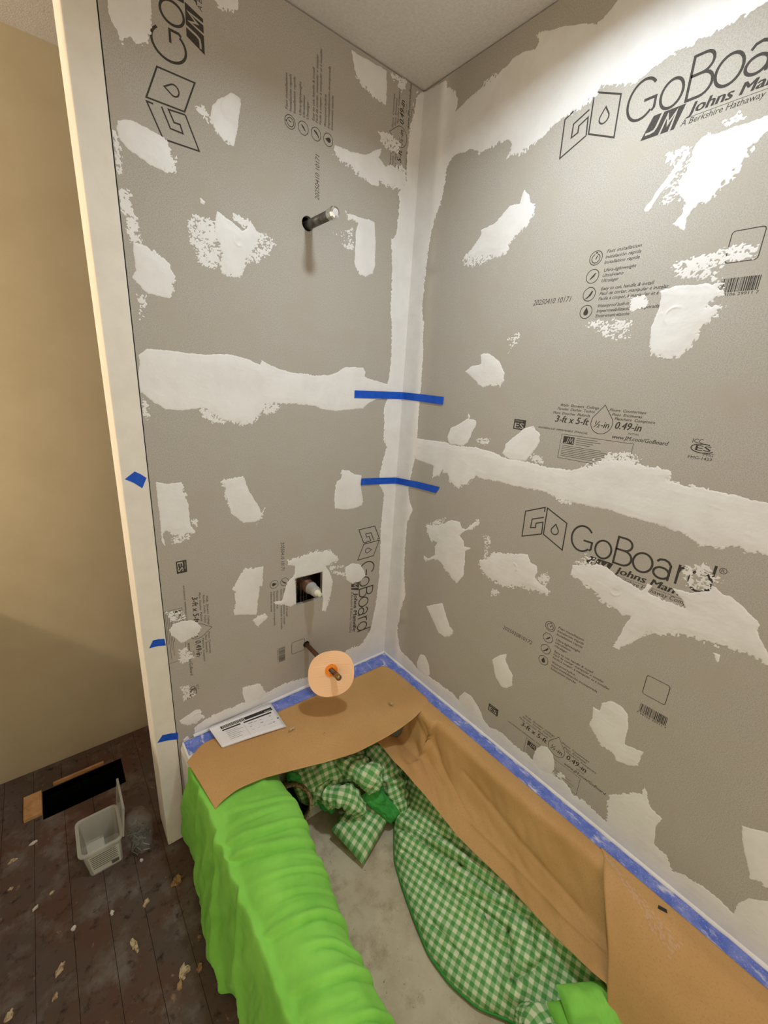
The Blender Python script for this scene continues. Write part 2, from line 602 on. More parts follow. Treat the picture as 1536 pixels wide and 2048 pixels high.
# --- print: strokes and lettering in board coordinates (a to the right, b up; origin = top feature icon)
class Print:
    def __init__(s):
        s.v, s.f, s.k = [], [], 0

    def poly(s, pts):
        n = len(s.v)
        s.k += 1
        s.v += [(p[0], p[1], s.k) for p in pts]
        s.f.append(tuple(range(n, n + len(pts))))

    def stroke(s, pts, w, closed=False):
        P = [Vector(p) for p in pts]
        n = len(P)
        L = []
        for i in range(n):
            if closed:
                d0 = (P[i] - P[i - 1]).normalized()
                d1 = (P[(i + 1) % n] - P[i]).normalized()
            else:
                d0 = (P[i] - P[i - 1]).normalized() if i else (P[1] - P[0]).normalized()
                d1 = (P[i + 1] - P[i]).normalized() if i < n - 1 else d0
            t = d0 + d1
            if t.length < 1e-6:
                t = d1
            t.normalize()
            nn = Vector((-t.y, t.x))
            c = max(0.4, nn.dot(Vector((-d1.y, d1.x))))
            L.append((P[i] + nn * (w / 2 / c), P[i] - nn * (w / 2 / c)))
        base = len(s.v)
        s.k += 1
        for a, b in L:
            s.v += [(a.x, a.y, s.k), (b.x, b.y, s.k)]
        for i in range(n if closed else n - 1):
            j = (i + 1) % n
            s.f.append((base + 2 * i, base + 2 * i + 1, base + 2 * j + 1, base + 2 * j))

    def ell(s, cx, cy, rx, ry, w, a0=0, a1=360, n=28):
        cl = abs(a1 - a0) >= 360
        m = n if cl else n + 1
        s.stroke([(cx + rx * math.cos(math.radians(a0 + (a1 - a0) * i / n)), cy + ry * math.sin(math.radians(a0 + (a1 - a0) * i / n))) for i in range(m)], w, cl)

    def disc(s, cx, cy, r, n=16):
        s.poly(circle(cx, cy, r, n))

    def text(s, txt, a0, a1, b, h, italic=False, bold=0.0):
        v, f, bb = glyphs(txt, italic, 0.0)
        sx = (a1 - a0) / (bb[1] - bb[0])
        sy = h / 0.73
        for sh in ((0,) if bold < .006 else (-bold * .9, 0, bold * .9)):      # heavier weights: struck twice, slightly apart
            n = len(s.v)
            s.k += 1
            s.v += [(a0 + (p[0] - bb[0] + sh) * sx, b + p[1] * sy, s.k) for p in v]
            s.f += [tuple(i + n for i in q) for q in f]

    def bar(s, a0, b0, a1, b1):
        s.poly([(a0, b0), (a1, b0), (a1, b1), (a0, b1)])


_G = {}


def glyphs(txt, italic, bold):
    k = (txt, italic, bold)
    if k not in _G:
        c = bpy.data.curves.new('lettering', 'FONT')
        c.body = txt
        c.shear = 0.22 if italic else 0.0
        c.offset = bold
        c.resolution_u = 2
        o = bpy.data.objects.new('lettering', c)
        COL.objects.link(o)
        bpy.context.view_layer.update()
        me = o.evaluated_get(bpy.context.evaluated_depsgraph_get()).to_mesh()
        v = [(p.co.x, p.co.y) for p in me.vertices]
        f = [tuple(q.vertices) for q in me.polygons]
        xs = [p[0] for p in v]
        _G[k] = (v, f, (min(xs), max(xs)))
        bpy.data.objects.remove(o)
        bpy.data.curves.remove(c)
    return _G[k]


def drop_path(cx, tip, bot, r, n=20):
    """tear drop outline: pointed top, round bottom"""
    cy = bot + r
    pts = [(cx, tip)]
    for i in range(n + 1):
        t = math.radians(28 - (236 * i / n))
        pts.append((cx + r * math.cos(t), cy + r * math.sin(t)))
    return pts


def layout():
    P = {}
    g = P['brand_mark'] = Print()
    w = .0031
    g.stroke([(-.073, .2437), (-.129, .2191), (-.131, .2912), (-.0765, .317), (-.0765, .305)], w)
    g.stroke([(-.0755, .2897), (-.1076, .2755), (-.1081, .2509), (-.0939, .2556), (-.0944, .2674), (-.0755, .2765), (-.073, .2437)], w)
    g.stroke([(-.0700, .3170), (-.0115, .2924), (-.0098, .2202), (-.0680, .2447)], w, True)
    g.stroke(drop_path(-.0392, .2815, .2535, .0098), .0028, True)
    # the word: thin round letters
    w = .0046
    B0, xh, ch = .2345, .044, .064
    g.ell(.0335, B0 + ch / 2, .0262, ch / 2, w, 40, 318, 34)
    g.stroke([(.0550, B0 + .0075), (.0590, B0 + .012), (.0590, B0 + .029), (.038, B0 + .029)], w)
    g.ell(.0870, B0 + xh / 2, .0185, xh / 2, w)
    g.stroke([(.133, B0), (.1145, B0), (.1145, B0 + ch), (.131, B0 + ch)] + [(.131 + .0155 * math.cos(math.radians(90 - 180 * i / 10)), B0 + .0495 + .0145 * math.sin(math.radians(90 - 180 * i / 10))) for i in range(1, 11)] + [(.1145, B0 + .035)], w)
    g.stroke([(.133, B0 + .035)] + [(.133 + .018 * math.cos(math.radians(90 - 180 * i / 10)), B0 + .0175 + .0175 * math.sin(math.radians(90 - 180 * i / 10))) for i in range(1, 11)], w)
    g.ell(.174, B0 + xh / 2, .0195, xh / 2, w)
    g.ell(.213, B0 + .013, .0150, .0125, w)
    g.stroke([(.2005, B0 + .036), (.205, B0 + .042), (.214, B0 + .044), (.222, B0 + .041), (.2275, B0 + .034), (.2275, B0)], w)
    g.stroke([(.2425, B0), (.2425, B0 + xh)], w)
    g.stroke([(.2425, B0 + .026), (.2455, B0 + .037), (.2535, B0 + .0425), (.2605, B0 + .042)], w)
    g.ell(.2815, B0 + xh / 2, .0180, xh / 2, w)
    g.stroke([(.300, B0), (.300, B0 + ch)], w)
    g.ell(.3125, B0 + ch - .006, .0058, .0058, .0011)
    g.text('R', .3098, .3155, B0 + ch - .009, .0062)
    m = P['maker_mark'] = Print()
    m.poly([(.046, .196), (.1045, .196), (.1165, .231), (.0625, .231)])
    m.text('Johns Manville', .1225, .292, .2118, .0175, True, .036)
    m.text('A Berkshire Hathaway Company', .1145, .292, .1965, .0098, True, .003)
    m.bar(.12, .2065, .292, .2072)
    d = P['date_code'] = Print()
    d.text('20250410 10171', -.1406, -.0415, -.083, .0125, True)
    f = P['feature_list'] = Print()
    lines = [('Fast installation', .022, .0915), ('Instalación rápida', .0214, .093), ('Installation rapide', .0212, .0925),
             ('Ultra-lightweight', .0234, .0895), ('Ultraliviano', .0228, .066), ('Ultraléger', .0226, .0585),
             ('Easy to cut, handle & install', .0250, .131), ('Fácil de cortar, manipular e instalar', .0240, .1600), ('Facile à couper, à manipuler et à installer', .0238, .176),
             ('Waterproof built-in', .0248, .0905), ('Impermeabilización incorporada', .0245, .1503), ('Entièrement étanche', .0243, .096)]
    bs = [.0060, -.0045, -.0150, -.0305, -.0405, -.0508, -.0668, -.0765, -.0866, -.1010, -.1112, -.1214]
    for (t, a0, a1), b in zip(lines, bs):
        f.text(t, a0, a1, b, .0068, True, .008)
    for k in range(4):
        cy = -.036 * k
        f.ell(0, cy, .0138, .0138, .0014)
    f.ell(0, -.001, .0088, .0088, .0016, 110, 430)
    f.bar(-.002, .0085, .002, .0115)
    f.stroke([(0, -.003), (.003, .004)], .002)
    f.poly([(-.006, -.043), (-.002, -.037), (.005, -.030), (.007, -.0305), (.004, -.0365), (-.003, -.042)])
    f.poly([(-.009, -.082), (-.002, -.076), (.005, -.0655), (.008, -.0665), (.0045, -.0745), (-.004, -.081)])
    f.poly(drop_path(0, -.0985, -.1155, .0055))
    z = P['size_marking'] = Print()
    z.text('3-ft x 5-ft', -.027, .057, -.3558, .0165, True, .024)
    z.text('½-in', .0700, .1045, -.3575, .0150, True, .014)
    z.text('0.49-in', .118, .172, -.3560, .0165, True, .024)
    z.text('ACTUAL', .1478, .1704, -.3650, .0045)
    z.text('www.JM.com/GoBoard', .116, .229, -.3775, .0088, True, .012)
    z.stroke(drop_path(.0865, -.307, -.3715, .0243, 26), .0013, True)
    for t, a0, a1, b in (('Walls  Showers  Ceilings', -.0201, .0744, -.3176), ('Paredes  Duchas  Techos', -.0262, .0660, -.3265), ('Murs  Douches  Plafonds', -.0362, .0574, -.3368),
                         ('Floors  Countertops', .0983, .1741, -.3191), ('Pisos  Encimeras', .1057, .168, -.3283), ('Planchers  Comptoirs', .1132, .1952, -.3370)):
        z.text(t, a0, a1, b, .0062, True, .010)
    z.text('WATERPROOF  IMPERMEABLE  ÉTANCHE', -.0694, .0594, -.3765, .0046, True, .008)
    e = P['approval_mark'] = Print()
    e.bar(-.1446, -.388, -.108, -.3615)
    c = P['certificate_box'] = Print()
    c.stroke([(-.003, -.3836), (.1635, -.3836), (.1635, -.4416), (-.003, -.4416)], .0009, True)
    c.bar(.0030, -.4055, .0310, -.3875)
    for k in range(4):
        c.bar(.036, -.3895 - k * .0048, .036 + (.05, .058, .042, .036)[k], -.3885 - k * .0048)
    for k in range(7):
        c.bar(.003, -.4105 - k * .0042, .003 + (.095, .14, .12, .15, .10, .145, .085)[k], -.4096 - k * .0042)
    c.text('ICC', .2689, .2865, -.3645, .0085, False, .004)
    c.ell(.289, -.3740, .0200, .0085, .0017, 60, 330)
    c.text('ES', .277, .302, -.3785, .0105, False, .012)
    c.text('PMG', .2930, .3085, -.3875, .0062)
    c.text('PMG-1423', .2685, .3080, -.3955, .0058)
    q = P['barcode'] = Print()
    rr = []
    for cx, cy, a in ((.284, -.002, 0), (.247, -.002, 90), (.247, -.042, 180), (.284, -.042, 270)):
        rr += [(cx + .005 * math.cos(math.radians(a + i * 30)), cy + .005 * math.sin(math.radians(a + i * 30))) for i in range(4)]
    q.stroke(rr, .0014, True)                       # empty rounded frame above the bars
    rnd = random.Random(3)
    x = .245
    while x < .302:
        ww = rnd.choice((.0006, .0006, .0012, .0018))
        q.bar(x, -.0955, x + ww, -.0725)
        x += ww + rnd.choice((.0006, .0009, .0014))
    q.text('7 98106 29911 7', .242, .304, -.1015, .0050)
    k = P['approval_letters'] = Print()
    k.text('ES', -.1405, -.1130, -.3850, .0150, False, .02)
    k.text('APPROVED', -.1405, -.118, -.3672, .0033)
    k.stroke([(.006, -.4035), (.0125, -.4035), (.0155, -.390)], .0016)
    k.stroke([(.0165, -.4035), (.0205, -.390), (.0225, -.399), (.027, -.390), (.0275, -.4035)], .0016)
    k.stroke([(.0790, .232), (.0715, .2105), (.0680, .2055), (.0610, .2040), (.0530, .2040)], .0040)
    k.stroke([(.0790, .195), (.0885, .2235), (.0915, .2085), (.1030, .2250), (.0985, .205), (.0960, .195)], .0036)
    return P


LAY = layout()
LAY2 = dict(LAY)
d2 = Print()
d2.text('2025020810172', -.1406, -.0415, -.083, .0125, True)
LAY2['date_code'] = d2


def put_print(board, lay, to3, origin, turn, rect, skip=()):
    """turn 0 = upright, 1 = reading upwards, -1 = reading downwards; clipped to the board's own rectangle"""
    for nm, P in lay.items():
        if nm in skip:
            continue
        V = []
        for a, b, lev in P.v:
            u, v = ((a, b), (-b, a), (b, -a))[turn]
            V.append((origin[0] + u, origin[1] + v, lev * 1.5e-6))
        bm = bmesh.new()
        vs = [bm.verts.new(p) for p in V]
        for f in P.f:
            try:
                bm.faces.new([vs[i] for i in f])
            except ValueError:
                pass
        for co, no in (((rect[0], 0, 0), (-1, 0, 0)), ((rect[1], 0, 0), (1, 0, 0)), ((0, rect[2], 0), (0, -1, 0)), ((0, rect[3], 0), (0, 1, 0))):
            bmesh.ops.bisect_plane(bm, geom=bm.verts[:] + bm.edges[:] + bm.faces[:], plane_co=co, plane_no=no, clear_outer=True)
        if not bm.faces:
            bm.free()
            continue
        h = .00024 if nm == 'approval_letters' else .00012
        bm.verts.index_update()
        vv = [to3(p.co.x, p.co.y, h + p.co.z) for p in bm.verts]
        ff = [[p.index for p in q.verts] for q in bm.faces]
        bm.free()
        obj(nm, vv, ff, M['ink_knockout'] if nm == 'approval_letters' else M['ink'], board)


def board(wall, to3, rect, holes=()):
    u0, u1, v0, v1 = rect
    g = .0004
    v, f = plate([(u0 + g, v0 + g), (u1 - g, v0 + g), (u1 - g, v1 - g), (u0 + g, v1 - g)], list(holes), to3, 0.0, -0.0125)
    return obj('backer_board', v, f, M['board'], wall)


SEAM_B, SEAM_R, SEAM_T = 1.4500, 1.2680, 2.1750
VALVE = (-.4105, -.3105, .7375, .8375)
r1 = (BX0, 0, SEAM_B, ZC - .0035)
bb1 = board(wall_back, on_back, r1, [circle(-.3752, 1.8668, .0175)])
put_print(bb1, LAY, on_back, (-.4255, 2.0682), 1, r1)
r2 = (BX0, 0, ZD + .0008, SEAM_B)
bb2 = board(wall_back, on_back, r2, [[(VALVE[0], VALVE[2]), (VALVE[1], VALVE[2]), (VALVE[1], VALVE[3]), (VALVE[0], VALVE[3])], circle(-.3710, .5680, .0125)])
put_print(bb2, LAY, on_back, (-.3810, .8374), -1, r2)
board(wall_back, on_back, (BX0, -.7655, .0, ZD + .0008))
r3 = (0, 1.524, SEAM_R, SEAM_T)
bb3 = board(wall_right, on_right, r3)
put_print(bb3, LAY, on_right, (.6108, 1.7672), 0, r3)
r4 = (0, 1.524, ZD - .02, SEAM_R)
bb4 = board(wall_right, on_right, r4)
put_print(bb4, LAY2, on_right, (.6760, .8745), 0, r4)
board(wall_right, on_right, (0, 1.524, SEAM_T, ZC - .0030))

BACK_COMPOUND = [
 ([[(-7927,21449,1.2),(-7952,21228,1.2),(-7930,20938,1.2),(-7844,20845,1.2),(-7771,20684,6),(-7686,20788,7),(-7478,20839,7),(-7334,20893,5),(-7236,21095,4),(-7198,21413,1.2),(-7143,21821,1.2)]],[],[]),
 ([[(-5987,22230,1.2),(-5881,22081,6),(-5726,22079,8),(-5553,22150,8),(-5469,22229,3),(-5430,22490,1.2)]],[],[]),
 ([[(-7977,19404,1.2),(-7824,19474,1.2),(-7630,19485,1.2),(-7371,19449,1.2),(-7207,19403,1.2),(-7089,19339,6),(-7034,19234,8),(-6981,19100,8),(-7012,18966,8),(-7152,18825,8),(-7260,18801,1.2),(-7471,18825,1.2),(-7816,18965,1.2),(-7978,19079,1.2),(-8018,19261,1.2)]],[([(-7244,18983),(-6941,19113),(-6962,18845),(-7165,18785)],0.4)],[]),
 ([[(-5697,20701,1.2),(-5550,20721,1.2),(-5462,20673,1.2),(-5494,20438,1.2),(-5578,20080,1.2),(-5663,19723,1.2),(-5815,19753,6),(-6032,19843,8),(-6170,19976,8),(-6161,20122,1.2),(-6124,20308,1.2),(-5997,20474,1.2),(-5845,20588,1.2)]],[([(-6449,20185),(-6290,20243),(-6160,20140),(-6128,19973),(-6263,20015),(-6383,20096)],0.5)],[(-5712,20373,15)]),
 ([[(-2541,22765,1.2),(-2261,22762,1.2),(-1791,22794,1.2),(-1393,22818,1.2),(-1357,22385,1.2),(-1358,22065,1.2),(-1570,22075,6),(-1879,22101,8),(-2229,22190,8),(-2395,22311,8),(-2469,22546,1.2)]],[([(-1261,22812),(-703,22879),(-715,22628),(-897,22582),(-988,22768),(-1145,22706)],0.55)],[]),
 ([[(-2952,20646,1.2),(-2486,20666,1.2),(-1964,20742,1.2),(-1714,20902,1.2),(-1440,21059,1.2),(-1513,20826,1.2),(-1266,20689,1.2),(-931,20724,1.2),(-527,20778,1.2),(-462,20533,10),(-948,20270,10),(-1435,20254,6),(-1518,20145,1.2),(-1749,20103,1.2),(-2157,20233,10),(-2593,20341,10),(-3007,20411,8)]],[([(-1608,21405),(-1091,21477),(-747,21415),(-772,21179),(-1154,21122),(-1395,21167)],0.6),([(-1196,20746),(-500,20898),(-411,20421),(-964,20228)],0.55)],[]),
 ([[(-8055,15037,1.2),(-7869,15193,1.2),(-7471,15197,1.2),(-6965,15175,1.2),(-6580,15161,1.2),(-6211,15222,1.2),(-5791,15196,1.2),(-5453,15131,1.2),(-5174,15039,1.2),(-5115,15145,1.2),(-4917,15070,1.2),(-4670,14969,1.2),(-4338,14897,1.2),(-3799,14889,3),(-3476,14852,4),(-2968,14895,1.2),(-2712,14997,1.2),(-2453,15145,1.2),(-2079,15185,1.2),(-1749,15177,1.2),(-1643,15063,1.2),(-1675,14923,1.2),(-1449,14858,1.2),(-725,14734,1.2),(-370,14718,1.2),(-329,14271,1.2),(-677,14279,1.2),(-1136,14219,1.2),(-1493,14082,1.2),(-1677,13919,1.2),(-2172,13883,1.2),(-2720,13831,1.2),(-3156,13873,1.2),(-3464,13974,1.2),(-3794,13998,3),(-4391,14016,3),(-4760,14024,3),(-5095,13991,6),(-5107,13787,8),(-5439,13506,8),(-5800,13441,8),(-6300,13580,8),(-6518,13778,5),(-6756,13931,4),(-6882,13850,1.2),(-7244,13817,1.2),(-7587,13843,1.2),(-7826,13975,1.2),(-7945,14116,1.2),(-8048,14186,1.2),(-8128,14201,1.2),(-8121,14479,1.2),(-8054,14844,1.2)]],[([(-6795,13889),(-6430,13766),(-6186,13508),(-6447,13471),(-6748,13677)],0.4),([(-5131,14004),(-4608,13999),(-4688,13817),(-5095,13677)],0.4),([(-8061,14044),(-7999,14046),(-7990,13700),(-8028,13630),(-8073,13815)],0.7)],[]),
 ([],[([(-8080,18220),(-7912,18215),(-7866,17961),(-7813,17656),(-7767,17360),(-7969,17315),(-8039,17692),(-8074,17951)],0.55),([(-8087,19173),(-8039,19148),(-8014,18910),(-8012,18532),(-8057,18519)],0.6)],[]),
 ([[(-7933,17304,1.2),(-7839,17306,1.2),(-7668,17296,1.2),(-7499,17217,6),(-7332,17125,6),(-7217,16968,3),(-7149,16779,3),(-7177,16620,6),(-7265,16388,6),(-7313,16318,1.2),(-7477,16334,1.2),(-7758,16350,1.2),(-7891,16497,1.2),(-8012,16622,1.2),(-7984,16715,1.2),(-7932,16758,1.2)]],[([(-7984,16333),(-7761,16319),(-7801,15906),(-7952,15783)],0.28)],[]),
 ([[(-6126,18359,1.2),(-5930,18268,1.2),(-5722,18177,1.2),(-5543,18089,1.2),(-5411,18141,1.2),(-5340,18338,1.2),(-5213,18220,1.2),(-5127,18101,1.2),(-5179,17872,1.2),(-5299,17703,6),(-5434,17511,6),(-5542,17181,3),(-5674,17035,6),(-5866,17037,6),(-6078,17027,6),(-6102,17237,6),(-6086,17537,6),(-6121,17742,8),(-6181,17908,8),(-6185,18039,1.2)],[(-6507,18547,1.2),(-6372,18458,1.2),(-6409,18385,1.2),(-6488,18417,1.2)]],[([(-6673,18166),(-6392,18139),(-6199,18086),(-6182,17888),(-6109,17531),(-6127,17211),(-6400,17105),(-6596,17223),(-6739,17529),(-6824,17836)],0.52),([(-5151,18149),(-4921,18148),(-4691,18001),(-4859,17741),(-5171,17475),(-5440,17367),(-5466,17504),(-5293,17705)],0.42),([(-5770,18426),(-5556,18378),(-5336,18329),(-5441,18166),(-5717,18286)],0.45)],[(-5639,17845,8)]),
 ([[(-2570,19212,6),(-2328,19237,1.2),(-2067,19217,1.2),(-1767,19260,1.2),(-1563,19217,1.2),(-1499,18822,1.2),(-1470,18131,1.2),(-1548,17887,1.2),(-1767,17780,5),(-2044,17795,5),(-2196,17950,1.2),(-2219,18420,1.2),(-2204,18825,1.2),(-2147,19074,1.2),(-2441,19093,6)]],[([(-2955,18650),(-2330,18919),(-2252,18375),(-2561,18309)],0.25)],[]),
 ([[(-7967,12059,1.2),(-7748,11998,1.2),(-7558,11992,1.2),(-7378,12001,1.2),(-7343,11823,6),(-7291,11539,4),(-7248,11361,1.2),(-7259,11041,1.2),(-7238,10767,1.2),(-7144,10592,1.2),(-7202,10501,6),(-7361,10602,1.2),(-7519,10494,8),(-7615,10606,8),(-7762,10675,6),(-7856,10734,1.2),(-7941,10666,1.2),(-7915,10338,1.2),(-7980,10492,1.2),(-7964,10808,1.2),(-7967,11298,1.2),(-7969,11657,1.2)]],[([(-7763,10661),(-7251,10539),(-7351,10384),(-7728,10343)],0.45),([(-7220,10964),(-7071,10911),(-7095,10743),(-7218,10821)],0.5)],[]),
 ([[(-6404,11905,6),(-6113,11990,6),(-5759,12015,1.2),(-5708,11865,1.2),(-5574,11511,1.2),(-5390,11170,1.2),(-5245,10861,1.2),(-5281,10672,1.2),(-5407,10598,1.2),(-5814,10633,1.2),(-5969,10781,1.2),(-6134,10957,1.2),(-6206,11219,6),(-6256,11474,6),(-6306,11710,6)]],[([(-5244,10902),(-5034,11139),(-5298,10627),(-5459,10417)],0.38)],[]),
 ([[(-5810,9194,4),(-5585,9123,4),(-5236,9089,1.2),(-5278,8418,1.2),(-5376,8445,1.2),(-5503,7479,1.2),(-6196,7690,1.2),(-6153,8314,5),(-6198,8637,5),(-6053,8841,1.2)]],[],[]),
 ([[(-5646,7310,4),(-5438,7422,4),(-5191,7401,4),(-5122,7243,4),(-5346,7134,4),(-5450,7003,4),(-5546,7157,4)]],[],[]),
 ([[(-8018,7816,1.2),(-7911,7955,1.2),(-7700,7995,1.2),(-7412,7912,1.2),(-7244,7764,1.2),(-7171,7596,1.2),(-7295,7411,5),(-7513,7342,3),(-7668,7275,1.2),(-7753,7308,1.2),(-7883,7506,1.2),(-7990,7628,1.2)]],[([(-8040,8394),(-7624,8291),(-7555,7978),(-8017,8071)],0.4)],[]),
 ([],[([(-7798,7074),(-7571,7034),(-7471,6684),(-7657,6605),(-7834,6612)],0.6)],[]),
 ([],[([(-7896,5816),(-7661,5794),(-7493,5347),(-7817,5307)],0.5)],[]),
 ([[(-7990,4656,1.2),(-7862,4706,1.2),(-7530,4822,1.2),(-7409,4759,4),(-7305,4414,5),(-7564,4324,5),(-7795,4357,1.2),(-7969,4512,1.2)]],[],[(-7504,4561,9)]),
 ([[(-7958,3911,1.2),(-7824,3967,1.2),(-7769,3798,1.2),(-7945,3608,1.2)]],[],[]),
 ([[(-6080,4946,3),(-5478,4841,4),(-5367,4563,6),(-5259,4366,6),(-5336,4173,1.2),(-5395,3972,1.2),(-5960,4179,1.2),(-6052,4633,1.2)]],[],[]),
 ([[(-4433,9126,5),(-4228,9114,5),(-4022,9157,8),(-3578,9185,8),(-3175,9190,8),(-2803,9111,8),(-2455,8769,8),(-2596,8609,8),(-2983,8566,1.2),(-2780,8247,1.2),(-2679,7908,1.2),(-2710,7498,3),(-2845,7054,6),(-2942,6759,1.2),(-3090,6847,1.2),(-3047,7307,1.2),(-3103,7512,1.2),(-3119,8352,1.2),(-4151,8401,1.2),(-4104,7443,1.2),(-4320,7377,1.2),(-4572,7550,1.2),(-4785,7570,5),(-4904,7736,1.2),(-4615,7731,1.2),(-4532,8020,1.2),(-4440,8323,1.2),(-4150,8557,1.2),(-4150,8846,1.2),(-4399,8950,1.2)]],[],[]),
 ([[(-2141,8325,1.2),(-1838,8412,1.2),(-1517,8296,1.2),(-1278,7972,1.2),(-1209,7755,1.2),(-1421,7572,1.2),(-1798,7570,1.2),(-2075,7787,4),(-2153,8089,4)]],[([(-2779,8498),(-2187,8395),(-2162,8310),(-2776,8401)],0.5),([(-2753,8318),(-2196,8080),(-2193,7999),(-2709,8230)],0.6)],[]),
 ([[(-2425,11920,1.2),(-2143,11881,1.2),(-1942,11743,1.2),(-1613,11662,1.2),(-1626,11325,1.2),(-1494,10710,1.2),(-1531,10585,1.2),(-1883,10505,1.2),(-2271,10524,1.2),(-2658,10614,1.2),(-2692,11074,4),(-2647,11508,5),(-2415,11647,5),(-2460,11805,5)]],[],[]),
 ([[(91,22923,1.2),(-250,22771,6),(-344,22389,8),(-351,22094,6),(-439,21827,6),(-485,21331,5),(-453,20536,5),(-728,20206,3),(-661,19918,3),(-689,19364,4),(-725,19104,4),(-892,18959,3),(-817,18327,2),(-779,17650,3),(-768,16945,3),(-668,16603,3),(-641,16047,3),(-613,15474,3),(-658,14979,1.2),(-714,14735,1.2),(-664,14263,1.2),(-811,13896,3),(-745,13475,5),(-730,12854,5),(-572,12584,3),(-696,12126,4),(-795,11626,4),(-786,11201,4),(-550,10855,3),(-569,10183,2),(-613,9499,3),(-576,9008,2),(-546,8278,2),(-541,7532,2),(-587,6781,3),(-625,6257,3),(-718,5766,2),(-798,5264,3),(-1040,4912,5),(-1264,4718,6),(-1949,4734,7),(-2107,4615,6),(-2910,4343,5),(-3549,4226,5),(-4423,4389,6),(-5214,4344,5),(-5997,4330,5),(-6364,4339,5),(-6830,4364,5),(-7235,4317,5),(-7614,4138,3),(-7602,3837,1.2),(-3545,3777,1.2),(-48,3750,1.2),(646,3466,1.2),(624,23125,1.2)]],[],[]),
]
